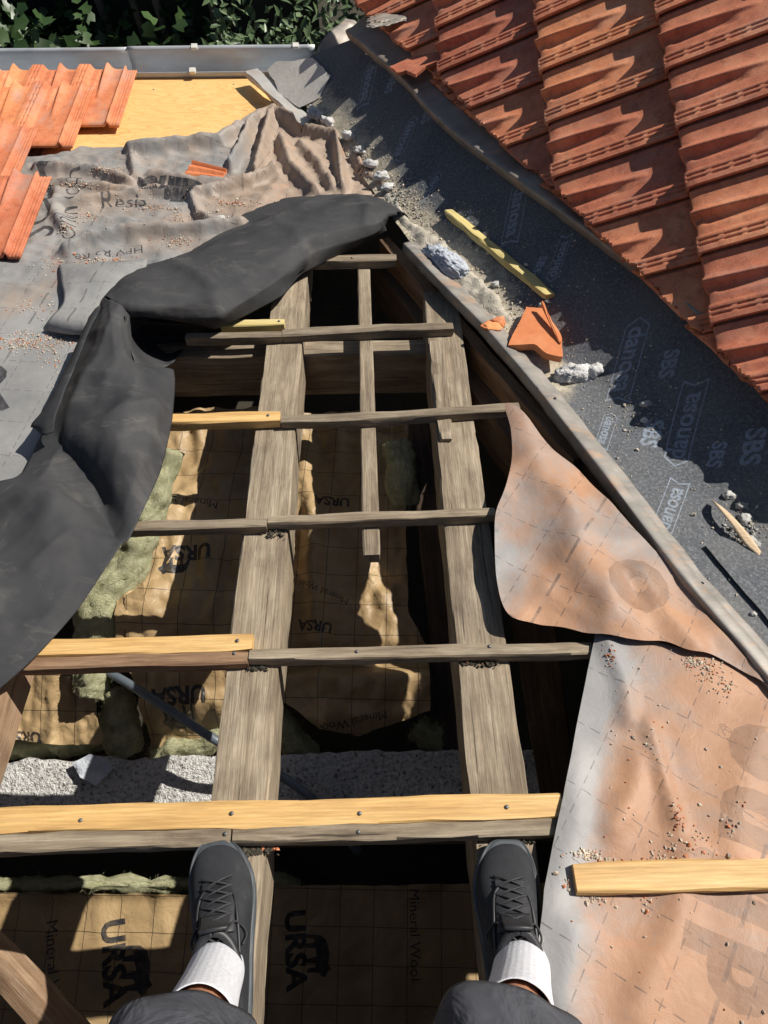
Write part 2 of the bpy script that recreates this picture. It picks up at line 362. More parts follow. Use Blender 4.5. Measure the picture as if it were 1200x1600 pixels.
def sheet(name, fr, poly_px, hf, res, mat, parent=None, jit=.003, seed=1., attrs=None, uv=None, thick=0, px=True, smooth=False, prints=(), jf=14):
    poly = [surf(fr, hf, *p) for p in poly_px] if px else list(poly_px)
    if smooth: poly = smooth_poly(poly)
    poly = rough_poly(poly, res*1.2, jit, seed, jf)
    xs = [p[0] for p in poly]; ys = [p[1] for p in poly]
    cx, cy = sum(xs)/len(xs), sum(ys)/len(ys)
    pts = [Vector(p) for p in poly]; rnd = random.Random(seed); n = len(poly); edges = [(i, (i+1) % n) for i in range(n)]
    pr = []
    for vs, es, slot in prints:
        E = []
        for i0, i1 in es:
            p, q = vs[i0], vs[i1]; E.append((p, q))
            if inside(poly, p.x, p.y) and inside(poly, q.x, q.y):
                k = len(pts); pts += [p, q]; edges.append((k, k+1))
        if E: pr.append((E, slot, min(p.x for e in E for p in e), max(p.x for e in E for p in e), min(p.y for e in E for p in e), max(p.y for e in E for p in e)))
    y = min(ys)
    row = 0
    while y < max(ys):
        x = min(xs)+(row % 2)*res*.5
        while x < max(xs):
            px_, py_ = x+rnd.uniform(-.2, .2)*res, y+rnd.uniform(-.2, .2)*res
            if inside(poly, px_, py_) : pts.append(Vector((px_, py_)))
            x += res
        y += res*.87; row += 1
    vo, eo, fo, *_ = delaunay_2d_cdt(pts, edges, [], 0, 1e-5)
    vs = [(p.x-cx, p.y-cy, hf(p.x, p.y) if hf else 0) for p in vo]
    fs = []; sl_ = []
    for f in fo:
        a, b, c = (vo[i] for i in f[:3]); m = (a+b+c)/3
        if not inside(poly, m.x, m.y): continue
        fs.append(f if (b-a).cross(c-a) > 0 else f[::-1]); sl = 0
        for E, slot, x0, x1, y0, y1 in pr:
            if x0 < m.x < x1 and y0 < m.y < y1:
                o_ = False
                for p, q in E:
                    if (p.y > m.y) != (q.y > m.y) and m.x < (q.x-p.x)*(m.y-p.y)/(q.y-p.y)+p.x: o_ = not o_
                if o_: sl = slot; break
        sl_.append(sl)
    me = pym(vs, fs, name)
    for an, af in (attrs or {}).items():
        at = me.attributes.new(an, 'FLOAT', 'POINT')
        for i, p in enumerate(vo): at.data[i].value = af(p.x, p.y)
    o = link(name, me, mat, parent, fr.mat(cx, cy))
    if any(sl_): me.polygons.foreach_set('material_index', sl_)
    if thick:
        md = o.modifiers.new('thickness', 'SOLIDIFY'); md.thickness = thick; md.offset = -1
    return o

def beam(name, p0, p1, wd, th, nrm, mat, parent=None, seg=.05, jit=.0022, bow=0., bev=.003, seed=None, skew=0, wd2=None):
    p0, p1 = Vector(p0), Vector(p1); X = (p1-p0).normalized(); L = (p1-p0).length; Z = Vector(nrm); Z = (Z-X*Z.dot(X)).normalized(); Y = Z.cross(X)
    sd = seed if seed is not None else random.random()*100
    k = max(2, int(L/seg)); b = min(bev, wd*.2, th*.2); vs = []; fs = []
    for i in range(k+1):
        x = L*i/k; t = i/k; ww = wd if wd2 is None else wd+(wd2-wd)*t
        hw = ww/2
        prof = [(-hw+b, 0), (hw-b, 0), (hw, -b), (hw, -th+b), (hw-b, -th), (-hw+b, -th), (-hw, -th+b), (-hw, -b)]
        inset = 1-(.004/ww if i in (0, k) else 0)
        for j, (y, z) in enumerate(prof):
            q = jit*fbm(x*9, j*1.7+sd, sd, 4)*1.6; q2 = jit*fbm(x*6, j*1.3+sd+50, sd, 3)*1.6
            dx = (skew*y + (.003*nz(j*3.3+sd, i) )) if i in (0, k) else 0
            vs.append((x-L/2+dx, y*inset+q+bow*math.sin(t*3.14159)*.6, z*inset+q2-(0.0012 if inset < 1 and z == 0 else 0)+bow*math.sin(math.pi*t)*.3*0))
    for i in range(k):
        for j in range(8):
            a, c = i*8+j, i*8+(j+1) % 8; fs.append((a, c, c+8, a+8))
    fs.append(tuple(range(8))[::-1] if False else tuple(range(7, -1, -1))); fs.append(tuple(k*8+j for j in range(8)))
    me = pym(vs, fs, name); bm = bmesh.new(); bm.from_mesh(me); bmesh.ops.recalc_face_normals(bm, faces=bm.faces); bm.to_mesh(me); bm.free()
    m = Matrix((X, Y, Z)).transposed().to_4x4(); m.translation = (p0+p1)/2
    return sharp(link(name, me, mat, parent, m), 30)
def lump(name, c, rad, mat, seed=0, rough=.35, parent=None, sub=4, freq=2.0, fine=.08, rot=0, up=None, flat=1):
    bm = bmesh.new(); bmesh.ops.create_icosphere(bm, subdivisions=sub, radius=1)
    for v in bm.verts:
        d = v.co.normalized(); r = 1+rough*fbm(d.x*freq+seed, d.y*freq, d.z*freq+seed, 3)+fine*fbm(d.x*9+seed, d.y*9, d.z*9, 3)
        v.co = Vector((d.x*rad[0]*r, d.y*rad[1]*r, d.z*rad[2]*r*(1 if d.z > 0 else flat)))
    me = bpy.data.meshes.new(name); bm.to_mesh(me); bm.free()
    upv = up or Vector((0, 0, 1)); q = upv.to_track_quat('Z', 'Y').to_matrix().to_4x4() if up else Matrix.Identity(4)
    return link(name, me, mat, parent, Matrix.Translation(Vector(c)) @ q @ Matrix.Rotation(rot, 4, 'Z'))
def crom(P, t):
    n = len(P)-1; t = max(0, min(n-1e-6, t)); i = int(t); f = t-i
    p1, p2 = P[i], P[i+1]; p0 = P[i-1] if i > 0 else p1*2-p2; p3 = P[i+2] if i+2 <= n else p2*2-p1
    return ((p1*2)+(p2-p0)*f+(p0*2-p1*5+p2*4-p3)*f*f+(p1*3-p0-p2*3+p3)*f*f*f)*.5
def tube(name, pts, r, mat, parent=None, seg=10, sub=6, corr=0, cap=True):
    P = [Vector(p) for p in pts]; N = (len(P)-1)*sub; vs = []; fs = []
    C = [crom(P, i/sub) for i in range(N+1)]; up = Vector((0, 0, 1))
    c0 = sum(C, Vector())/len(C)
    for i, c in enumerate(C):
        t = (C[min(i+1, N)]-C[max(i-1, 0)]).normalized(); s = t.cross(up)
        if s.length < .1: s = t.cross(Vector((1, 0, 0)))
        s.normalize(); u = s.cross(t); rr = r*(1+corr*(1 if i % 2 else -1))
        for j in range(seg):
            a = 2*math.pi*j/seg; vs.append(c-c0+s*math.cos(a)*rr+u*math.sin(a)*rr)
    for i in range(N):
        for j in range(seg): fs.append((i*seg+j, i*seg+(j+1) % seg, (i+1)*seg+(j+1) % seg, (i+1)*seg+j))
    if cap: fs += [tuple(range(seg-1, -1, -1)), tuple(N*seg+j for j in range(seg))]
    return link(name, pym(vs, fs, name), mat, parent, Matrix.Translation(c0))
def loft(name, st, mat, parent=None, su=8, sv=6, disp=None, thick=0.002, attrs=None, lin=0.0):
    """st: list of rows of world points; smooth surface through them"""
    rows = [[Vector(p) for p in r] for r in st]; nr, nc = len(rows), len(rows[0]); NU, NV = (nr-1)*su, (nc-1)*sv
    def l0(P, t): i = min(len(P)-2, int(t)); return P[i].lerp(P[i+1], t-i)
    cols = [[crom([rows[i][j] for i in range(nr)], a/su).lerp(l0([rows[i][j] for i in range(nr)], a/su), lin*.6) for a in range(NU+1)] for j in range(nc)]
    def lin_(P, t): i = min(len(P)-2, int(t)); return P[i].lerp(P[i+1], t-i)
    G = [[crom([cols[j][a] for j in range(nc)], b/sv).lerp(lin_([cols[j][a] for j in range(nc)], b/sv), lin) for b in range(NV+1)] for a in range(NU+1)]
    c0 = G[NU//2][NV//2].copy(); vs = []
    for a in range(NU+1):
        for b in range(NV+1):
            p = G[a][b]
            if disp:
                tu = G[min(a+1, NU)][b]-G[max(a-1, 0)][b]; tv = G[a][min(b+1, NV)]-G[a][max(b-1, 0)]; n = tv.cross(tu)
                if n.length > 1e-9: n.normalize()
                if n.z < 0: n = -n
                p = p+n*disp(p, a/NU, b/NV)
            vs.append(p-c0)
    W = NV+1; fs = [(a*W+b, a*W+b+1, (a+1)*W+b+1, (a+1)*W+b) for a in range(NU) for b in range(NV)]
    me = pym(vs, fs, name)
    o = link(name, me, mat, parent, Matrix.Translation(c0))
    if thick: md = o.modifiers.new('thickness', 'SOLIDIFY'); md.thickness = thick; md.offset = 0
    return o
# ------------------------------------------------------------------ surroundings: ground, fence, plants, house walls, gutter
gr = link('ground', pym([(-40, -40, 0), (60, -40, 0), (60, 60, 0), (-40, 60, 0)], [(0, 1, 2, 3)]), M['soil'], None, Matrix.Translation((0, 0, -5.2)), False); tag(gr, kind='structure')
def boxm(vs_, lo, hi):
    x0, y0, z0 = lo; x1, y1, z1 = hi; b = len(vs_[0])
    vs_[0] += [(x0, y0, z0), (x1, y0, z0), (x1, y1, z0), (x0, y1, z0), (x0, y0, z1), (x1, y0, z1), (x1, y1, z1), (x0, y1, z1)]
    vs_[1] += [tuple(b+i for i in f) for f in ((0, 3, 2, 1), (4, 5, 6, 7), (0, 1, 5, 4), (1, 2, 6, 5), (2, 3, 7, 6), (3, 0, 4, 7))]
def boxes(name, L, mat, parent=None):
    d = [[], []]
    for lo, hi in L: boxm(d, lo, hi)
    c = Vector(d[0][0]); return link(name, pym([Vector(v)-c for v in d[0]], d[1]), mat, parent, Matrix.Translation(c), False)
fe = empty('garden_fence', (-2.5, 5.15, -5.2), 'dark garden fence with thin upright rods behind the ivy', 'fence')
boxes('fence_panel', [((-7, 5.15, -5.2), (-.35, 5.19, -3.0))], M['fence'], fe)
for px in (140, 195, 232, 320):
    p = PD(px, -20, 5.1); boxes('fence_post', [((p.x-.02, 5.09, -5.2), (p.x+.02, 5.148, -2.95))], M['zinc_dull'], fe)
def leaves(name, boxes_, n, size, mat, seed, aspect, label, group=None, lob=False):
    rnd = random.Random(seed); vs = []; fs = []
    for _ in range(n):
        lo, hi = rnd.choice(boxes_); p = Vector([rnd.uniform(a, b) for a, b in zip(lo, hi)])
        if fbm(p.x*2.3, p.y*2.3, p.z*2+seed, 2) < -.12: continue
        s = size*rnd.uniform(.6, 1.3); q = Matrix.Rotation(rnd.uniform(0, 6.28), 3, 'Z') @ Matrix.Rotation(rnd.gauss(0, .7), 3, 'X') @ Matrix.Rotation(rnd.gauss(0, .5), 3, 'Y')
        sh = [(0, 0, 0), (.5*aspect, .25, .06), (.42*aspect, .6, .05), (0, 1, -.08), (-.42*aspect, .6, .05), (-.5*aspect, .25, .06)] if not lob else [(0, 0, 0), (.55, .05, .05), (.32, .35, .03), (.5, .7, 0), (0, 1, -.08), (-.5, .7, 0), (-.32, .35, .03), (-.55, .05, .05)]
        b = len(vs); vs += [p+q@(Vector(c)*s) for c in sh]; k = len(sh)
        fs += [(b, b+i, b+i+1) for i in range(1, k-1)] if not lob else [(b, b+1, b+2), (b, b+2, b+4), (b+2, b+3, b+4), (b, b+4, b+6), (b+4, b+5, b+6), (b, b+6, b+7)]
    c = Vector((sum(v.x for v in vs)/len(vs), sum(v.y for v in vs)/len(vs), -5.2))
    root = empty(name, c, label, 'plant', group)
    link('foliage', pym([v-c for v in vs], fs), mat, root, Matrix.Translation(c))
    return root, c
iv, c = leaves('ivy_hedge', [((-4.6, 3.5, -4.9), (-.95, 5.0, -3.95)), ((-4.6, 4.2, -4.6), (-1.2, 5.05, -3.6)), ((-3.4, 3.4, -4.1), (-1.8, 4.6, -3.35))], 9000, .085, M['leaf_ivy'], 3, 1, 'dark broad leaved ivy hedge in shade behind the gutter', None, True)
for k in range(6): tube('stem', [(-4+k*.55, 4.6, -5.2), (-3.9+k*.55, 4.5, -4.6), (-4.1+k*.6, 4.2, -4.0)], .02, M['dark_wood'], iv)
bu, c = leaves('garden_bush', [((-1.1, 3.5, -4.5), (.3, 5.0, -3.7)), ((-.95, 3.6, -4), (.15, 4.6, -3.3))], 5200, .075, M['leaf_bush'], 5, .42, 'sunlit bush with narrow pale green leaves beside the valley end')
for k in range(4): tube('stem', [(-.7+k*.25, 4.1, -5.2), (-.6+k*.25, 4.2, -4.4), (-.8+k*.3, 4.1, -3.7)], .015, M['dark_wood'], bu)

ye = 2.93                                      # eave line
hw = boxes('house_wall', [((-3.2, 2.45, -5.2), (-.2, 2.7, -2.72)), ((.30, 2.45, -5.2), (.5, 4.9, -2.95))], M['plaster']); tag(hw, 'pale plastered house wall below the gutter', 'wall')
# gutter: open trough along the eave
g0, g1 = PA(-160, 128, -.03), PA(492, 97, -.03)
gut = empty('roof_gutter', (g0.x, 2.95, -2.7), 'weathered zinc gutter along the eave beyond the plywood', 'gutter')
gz = -2.735
def trough(name, x0, x1, dz, dy, cap=False):
    pr = [(0, .02), (.004, -.03), (.02, -.075), (.05, -.105), (.09, -.11), (.125, -.085), (.14, -.045), (.145, .015), (.155, .028), (.165, .02), (.160, .008)]
    vs = []; fs = []; K = 24
    for i in range(K+1):
        x = x0+(x1-x0)*i/K
        for y, z in pr: vs.append((x-x0, y+.002*nz(x*3, y), z+.002*nz(x*2, 5)))
    n = len(pr)
    for i in range(K):
        for j in range(n-1): a = i*n+j; fs.append((a, a+1, a+n+1, a+n))
    if cap: fs.append(tuple(K*n+7-j for j in range(8)))
    o = link(name, pym(vs, fs), M['zinc'], gut, Matrix.Translation((x0, GY+dy, gz+dz))); md = o.modifiers.new('t', 'SOLIDIFY'); md.thickness = .002; return o
pg = PZ(350, 118, gz); GY = pg.y
xj = PZ(198, 110, gz).x
trough('gutter_section', -3.3, xj+.03, -.006, .002); trough('gutter_section', xj, PZ(492, 90, gz).x, 0, 0, True)
for px, py, dy in ((305, 90, .15), (303, 118, .0), (463, 82, .15)):
    x = PZ(px, py, gz).x; boxes('gutter_clip', [((x-.014, GY+dy-.012, gz+.02), (x+.014, GY+dy+.014, gz+.034))], M['clip'], gut)

# ------------------------------------------------------------------ timber frame
RX = [-1.40, -.885, -.278, .233]
cz0 = math.cos(SA)
def fa(x, y, h=0): return FA.w(x, y/math.cos(SA), h)     # world x, world y of the plane at h=0
rl = {-1.40: 'weathered rafter hidden under the crumpled underlay at far left', -.885: 'brown rafter emerging below the black folded underlay at the left edge', -.278: 'wide weathered rafter under the left shoe', .233: 'wide weathered rafter under the right shoe'}
yv = PA(672, 452, -.03).y
for x in RX:
    y1 = 2.72 if x < 0 else yv
    r = beam('rafter', fa(x+.002, -1.3, -.031), fa(x, y1, -.031), .113, .15, NA, M['tan_wood'] if x < -.5 else M['old_wood'], seg=.04, jit=.0022, seed=x*7)
    tag(r, rl[x], 'rafter', 'rafters running down the roof slope')
r3 = beam('rafter', fa(.745, -1.3, -.031), fa(.745, .28, -.031), .11, .15, NA, M['dark_wood'], seed=4); tag(r3, 'dark rafter mostly hidden under the stained right underlay', 'rafter', 'rafters running down the roof slope')
cb = beam('counter_batten', PA(568, 404, -.032), PA(581, 866, -.032), .043, .04, NA, M['old_wood'], seg=.03, jit=.001); tag(cb, 'narrow weathered strip of wood hanging between the two rafters, cut off square', 'batten')
sb = beam('wood_offcut', PA(683, 532, -.018), PA(697, 686, -.018), .052, .012, NA, M['old_wood'], seg=.01, jit=.003, seed=6, wd2=.034); tag(sb, 'thin wood offcut nailed along the left side of the right rafter', 'wood offcut')
def nails(par, pts, h):
    for q in pts:
        p = PA(q[0], q[1], h); o = lump('nail', p+NA*.001, (.0042, .0042, .0022), M['nail'], sub=2, rough=.1, parent=par, up=NA)
def batten(name, a, b, wd, th, h, mat, label, group, nl=(), **k):
    o = beam(name, PA(*a, h), PA(*b, h), wd, th, NA, mat, **k); tag(o, label, 'batten', group); nails(o, nl, h); return o
GO, GN = 'old weathered battens across the rafters', 'new pale battens laid beside the old ones'
batten('old_batten', (-120, 1322), (360, 1305), .033, .032, 0, M['old_wood'], 'old grey batten running off the left edge, just above the left shoe', GO, jit=.003, nl=[(352, 1303)])
batten('old_batten', (364, 1303), (873, 1290), .033, .032, 0, M['old_wood'], 'old grey batten between the toes of the two shoes', GO, jit=.0025, nl=[(560, 1300)])
batten('new_batten', (-120, 1284), (880, 1258), .048, .034, .004, M['new_wood'], 'long new pine batten nearest the shoes, running from the left edge to the stained underlay', GN, nl=[(126, 1282), (362, 1271), (562, 1271), (792, 1261)])
batten('new_batten', (30, 1013), (394, 1002), .042, .034, .004, M['new_wood'], 'new pine batten coming out from under the black underlay, second from the shoes', GN, nl=[(371, 1001)])
batten('old_batten', (10, 1036), (387, 1026), .032, .032, -.002, M['brown_wood'], 'old brown batten lying along the second new pine batten', GO, jit=.002, nl=[(366, 1021)])
batten('old_batten', (389, 1022), (926, 1012), .030, .032, 0, M['old_wood'], 'old batten ending at the top corner of the lower stained underlay', GO, jit=.002, nl=[(558, 1018), (765, 1010)])
batten('old_batten', (150, 822), (417, 816), .028, .032, 0, M['old_wood'], 'short old batten crossing the lit kraft paper left of the rafter', GO, jit=.002)
batten('old_batten', (418, 812), (774, 799), .028, .032, 0, M['old_wood'], 'old batten just above the cut end of the narrow hanging strip', GO, jit=.002)
batten('new_batten', (225, 654), (437, 649), .040, .032, .002, M['new_wood'], 'short new pine batten right of the black fold, level with the dark purlin', GN, nl=[(419, 649)])
batten('old_batten', (439, 654), (812, 633), .030, .032, 0, M['old_wood'], 'old batten ending on the tip of the upper stained underlay', GO, jit=.002, bow=-.012)
batten('new_batten', (345, 505), (444, 502), .030, .03, .004, M['yellow_wood'], 'very short yellow batten end sticking out under the black fold', GN, nl=[(436, 502)])
batten('old_batten', (290, 524), (440, 521), .030, .032, 0, M['old_wood'], 'old batten disappearing left under the black fold below the yellow one', GO)
batten('old_batten', (441, 519), (708, 508), .036, .032, 0, M['old_wood'], 'old batten across the tops of both wide rafters', GO, jit=.002, bow=.006)
batten('old_batten', (470, 404), (619, 401), .040, .034, 0, M['old_wood'], 'highest short old batten near the tip of the black fold', GO, nl=[(550, 403)])
nb = beam('new_batten', PA(899, 1371, .030), PA(1330, 1361, .030), .052, .026, NA, M['new_wood'], seed=9); tag(nb, 'new pine batten lying on top of the stained underlay at the right edge', 'batten', GN)

pu = PA(560, 543, -.10); p2 = beam('purlin', (-2.2, pu.y, pu.z), (.50, pu.y, pu.z), .075, .17, NA, M['old_wood'], seg=.06, seed=3); tag(p2, 'dark purlin crossing under the rafters in the upper opening', 'purlin', 'purlins under the rafters')
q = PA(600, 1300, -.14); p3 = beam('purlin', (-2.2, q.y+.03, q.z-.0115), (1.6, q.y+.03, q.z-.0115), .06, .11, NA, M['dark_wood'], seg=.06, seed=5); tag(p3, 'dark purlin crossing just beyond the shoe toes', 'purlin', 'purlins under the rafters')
b = beam('diagonal_brace', PD(-40, 1480, 1.72), PD(105, 1640, 1.55), .062, .06, (0.2, -.3, 1), M['tan_wood'], seed=8); tag(b, 'reddish diagonal timber brace in the bottom left corner', 'brace')
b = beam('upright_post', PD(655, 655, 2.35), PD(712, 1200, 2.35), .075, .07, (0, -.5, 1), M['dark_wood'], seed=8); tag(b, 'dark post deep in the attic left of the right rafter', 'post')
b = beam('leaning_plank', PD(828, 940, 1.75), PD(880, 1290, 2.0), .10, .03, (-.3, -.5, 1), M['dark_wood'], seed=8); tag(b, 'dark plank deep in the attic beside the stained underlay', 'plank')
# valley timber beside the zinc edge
b = beam('valley_rafter', PA(612, 400, -.13), PA(1290, 1235, -.13), .17, .15, NA, M['dark_wood'], seg=.06, seed=12); tag(b, 'deep dark valley rafter below the zinc edge, added to stop sun through the gap', 'rafter')  # extra beam added to block sun falling through the gap beside the zinc
b = beam('valley_board', PA(600, 372, -.045), PA(905, 715, -.045), .040, .16, NA, M['brown_wood'], seg=.04, jit=.003, seed=2); tag(b, 'brown valley board along the right side of the opening', 'board')
b = beam('valley_board', PA(652, 362, -.045), PA(1290, 1150, -.045), .085, .10, NA, M['dark_wood'], seg=.05, seed=2); tag(b, 'dark board directly under the zinc valley edge', 'board')

# ------------------------------------------------------------------ inside the attic
fl = boxes('attic_floor', [((-3, -2.5, -2.75), (3, 2.45, -2.66))], M['soil']); tag(fl, kind='structure')
aw = boxes('added_attic_wall', [((-3.2, -2.6, -2.75), (-3.0, 2.449, -1.9)), ((3.0, -2.6, -2.75), (3.2, 2.449, -.2)), ((-2.999, -2.6, -2.75), (2.999, -2.5, -.62))], M['dark_wood']); tag(aw, 'plain dark end walls outside the picture, added to keep light out of the attic', 'wall')  # unseen walls added so no sky light enters the attic from the sides
for (x0, x1, y0, y1, lb) in ((-3.2, -1.36, -2.2, .95, 'unseen dark light blocker added on the near slope beyond the left edge'), (-1.34, 3.2, -2.5, -.45, 'unseen dark light blocker added on the near slope behind the viewer')):
    c_ = fa((x0+x1)/2, (y0+y1)/2); o_ = boxes('roof_light_blocker', [((c_.x-(x1-x0)/2, -(y1-y0)/2/cz0, -.02), (c_.x+(x1-x0)/2, (y1-y0)/2/cz0, -.001))], M['dark_wood'])  # slabs out of view, added to keep sky and sun out of the attic
    o_.matrix_world = Matrix.Translation((0, c_.y, c_.z)) @ Matrix.Rotation(-SA, 4, 'X') @ Matrix.Translation((c_.x-(x1-x0)/2, -(y1-y0)/2/cz0, -.02)); tag(o_, lb, 'light blocker')
def prof(pts):
    def f(t):
        if t <= pts[0][0]: return pts[0][1]
        for (a, b), (c, d) in zip(pts, pts[1:]):
            if t <= c: s = (t-a)/(c-a); s = s*s*(3-2*s); return b+(d-b)*s
        return pts[-1][1]
    return f
FH = FZ(0)
def crumple(x, y, s, a=.02):
    wx, wy = x+.05*nz(x*4, y*4, s), y+.05*nz(x*4, y*4, s+9)
    n = rid(wx*6+s, wy*2.4, s, 2)*a + a*.3*rid(wx*22, wy*17, s+5, 1)
    vo = mn.voronoi(Vector((wx*10+s, wy*6, s)))[0]; v2 = mn.voronoi(Vector((wx*24+s, wy*17, s)))[0]
    return n*.55+a*.55*(vo[1]-vo[0])+a*.28*(v2[1]-v2[0])
def w_top(x, y): return -2.25+.006*fbm(x*30, y*30, 2, 4)+.02*fbm(x*4, y*4, 5, 3)
y_far, y_near = PZ(200, 1184, -2.25).y, PZ(200, 1276, -2.25).y
wl = empty('block_wall', (-.5, (y_far+y_near)/2, -2.66), 'low wall with rough white stippled render under the long new batten', 'wall')
sheet('rendered_top', FH, [(-2.2, y_far), (-2.2, y_near), (1.2, y_near), (1.2, y_far)], w_top, .02, M['render_wall'], wl, jit=.012, seed=3, px=False, thick=.02)
boxes('wall_body', [((-2.2, y_near+.005, -2.66), (1.2, y_far-.02, -2.28))], M['render_wall'], wl)
sheet('loose_render_flake', FH, [(112, 1192), (140, 1178), (165, 1185), (178, 1200), (150, 1228), (125, 1215)], lambda x, y: -2.225+.01*fbm(x*20, y*20, 1), .01, M['mortar_grey'], wl, seed=6)

k1 = prof([(-.12, -2.42), (.02, -2.36), (.145, -2.22), (.37, -2.12), (.635, -2.17), (1.02, -2.30), (1.5, -2.5)])
def hk1(x, y): return k1(y)+crumple(x, y, 2.0, .058)
BEAR = [[(0, .0), (.06, .0), (.12, .22), (.20, .25), (.22, .02), (.30, .0), (.34, .26), (.52, .28), (.56, .02), (.64, .0), (.68, .22), (.76, .24), (.78, .0), (.86, .0), (.90, .30), (1.0, .38), (.99, .46), (.90, .52), (.84, .62), (.72, .56), (.45, .60), (.18, .54), (.05, .40)]]
KM = [M['kraft'], M['kraft_print']]
def KP(hf, L_): return [glyph(FH, hf, t, a, b_, asp, bd, polys=BEAR if t is None else None) for t, a, b_, asp, bd in L_]
GK = 'kraft faced insulation batts'
ks = sheet('kraft_insulation', FH, [(262, 650), (300, 636), (415, 636), (430, 800), (410, 1000), (400, 1120), (345, 1160), (262, 1172), (235, 1165), (216, 1090), (182, 1000), (190, 900), (222, 800), (250, 720)], hk1, .011, KM, jit=.006, seed=2,
    prints=KP(hk1, [('Mineral Wool', (341, 783), (238, 772), 1, 0), ('URSA', (329, 848), (252, 856), 1.1, .04), (None, (298, 872), (250, 872), 1, 0), ('URSA', (320, 1070), (235, 1078), 1.1, .04), (None, (300, 1100), (245, 1105), 1, 0)]))
tag(ks, 'sunlit brown kraft faced insulation with upside down lettering left of the wide rafter', 'insulation', GK)
k2 = prof([(-.06, -2.42), (.02, -2.38), (.10, -2.32), (.20, -2.30), (.25, -2.40), (.32, -2.36), (.7, -2.42), (1.2, -2.60), (1.6, -2.8)])
def hk2(x, y): return k2(y)+crumple(x, y, 7.0, .05)+.04*math.exp(-((x+.20+.10*(y-.5))/.035)**2)
km = sheet('kraft_insulation', FH, [(400, 655), (560, 640), (640, 650), (632, 800), (640, 960), (668, 1010), (672, 1110), (560, 1150), (500, 1140), (420, 1080), (400, 900)], hk2, .012, KM, jit=.006, seed=5,
    prints=KP(hk2, [('URSA', (546, 778), (490, 772), 1, .04), ('Mineral Wool', (545, 936), (470, 905), 1, 0), ('URSA', (520, 975), (466, 968), 1, .04), ('Mineral Wool', (602, 1110), (500, 1132), 1, 0)]))
tag(km, 'shaded kraft faced insulation between the two wide rafters', 'insulation', GK)
def hk3(x, y): return -2.28+.3*(y-.1)+crumple(x*1.4, y*1.4, 11.0, .045)
kl = sheet('kraft_insulation', FH, [(10, 1020), (150, 1030), (150, 1110), (160, 1160), (120, 1165), (0, 1155)], hk3, .010, KM, jit=.006, seed=8, prints=KP(hk3, [('URSA', (62, 1145), (5, 1142), 1, .04)]))
tag(kl, 'small crumpled kraft faced piece at the left edge above the block wall', 'insulation', GK)
def hk4(x, y): return -2.44+crumple(x, y, 15.0, .02)+.02*sm(-.42, -.40, y)*(1-sm(-.37, -.35, y))
kb = sheet('kraft_insulation', FH, [(-260, 1392), (398, 1398), (398, 1900), (-260, 1900)], hk4, .02, KM, jit=.004, seed=4,
    prints=KP(hk4, [('Mineral Wool', (72, 1441), (76, 1600), 1, 0), ('URSA', (160, 1441), (163, 1577), .95, .04), (None, (190, 1478), (193, 1560), 1, 0)]))
tag(kb, 'partly sunlit kraft faced batt below the left shoe with sideways lettering', 'insulation', GK)
def hk5(x, y): return -2.45+crumple(x, y, 19.0, .02)
kc = sheet('kraft_insulation', FH, [(402, 1385), (900, 1380), (900, 1900), (402, 1900)], hk5, .02, KM, jit=.004, seed=14,
    prints=KP(hk5, [('URSA', (446, 1425), (449, 1552), .95, .04), ('Mineral Wool', (640, 1390), (642, 1532), 1, 0), (None, (476, 1460), (480, 1530), 1, 0)]))
tag(kc, 'kraft faced batt in deep shade between the two shoes', 'insulation', GK)
kd = sheet('kraft_insulation', FH, [(196, 930), (225, 905), (228, 1000), (196, 1005)], lambda x, y: -2.12+.3*(y-.3)+crumple(x*2, y*2, 4, .02), .012, M['kraft'], jit=.006, seed=8)
tag(kd, 'narrow strip of kraft paper left of the green wool', 'insulation', GK)
def wool(pts, d, wpx, label, seed=1, th=.03):
    rows = []
    for i, (x, y) in enumerate(pts):
        a = Vector(pts[max(0, i-1)]); b_ = Vector(pts[min(len(pts)-1, i+1)]); t = (b_-a).normalized(); n = Vector((-t.y, t.x)); ww = wpx[i] if isinstance(wpx, list) else wpx
        row = []
        for k in range(7):
            s = k/3-1; dd = (d[i] if isinstance(d, list) else d)+.045*(s*s)-th*.5; p = Vector((x, y))+n*s*ww*(1+.15*nz(i*.9+seed, k)); row.append(PD(p.x, p.y, dd))
        rows.append(row)
    o = loft('mineral_wool', rows, M['wool'], None, 10, 5, lambda p, u, v: .016*fbm(p.x*16, p.y*16, p.z*16+seed, 4)+.005*fbm(p.x*70, p.y*70, p.z*70, 3), thick=.012)
    dgm = o.data; rnd = random.Random(seed); fv = []; ff = []; vsn = [v for v in dgm.vertices]
    for _ in range(1500):
        v = rnd.choice(vsn); n_ = v.normal if v.normal.z > -.2 else -v.normal; p = v.co+Vector([rnd.gauss(0, .004) for _ in range(3)])+n_*.002
        d1 = (Vector([rnd.gauss(0, 1) for _ in range(3)])+n_*.5).normalized(); d2 = (d1+Vector([rnd.gauss(0, .6) for _ in range(3)])).normalized(); l_ = rnd.uniform(.004, .013); w_ = d1.cross(d2); w_ = (w_.normalized() if w_.length > 1e-6 else n_)*.0004; k_ = len(fv)
        fv += [p-w_, p+w_, p+d1*l_+w_, p+d1*l_-w_, p+d1*l_+d2*l_]; ff += [(k_, k_+1, k_+2, k_+3), (k_+3, k_+2, k_+4)]
    link('loose_fibres', pym(fv, ff), M['wool'], o, o.matrix_world.copy(), False)
    return tag(o, label, 'insulation', 'green mineral wool pieces')
wool([(262, 700), (240, 770), (222, 820), (200, 880), (165, 930), (150, 985), (145, 1060), (140, 1090)], 2.11, [24, 26, 28, 34, 42, 38, 30, 20], 'long strip of green mineral wool beside the lit kraft paper', 3)
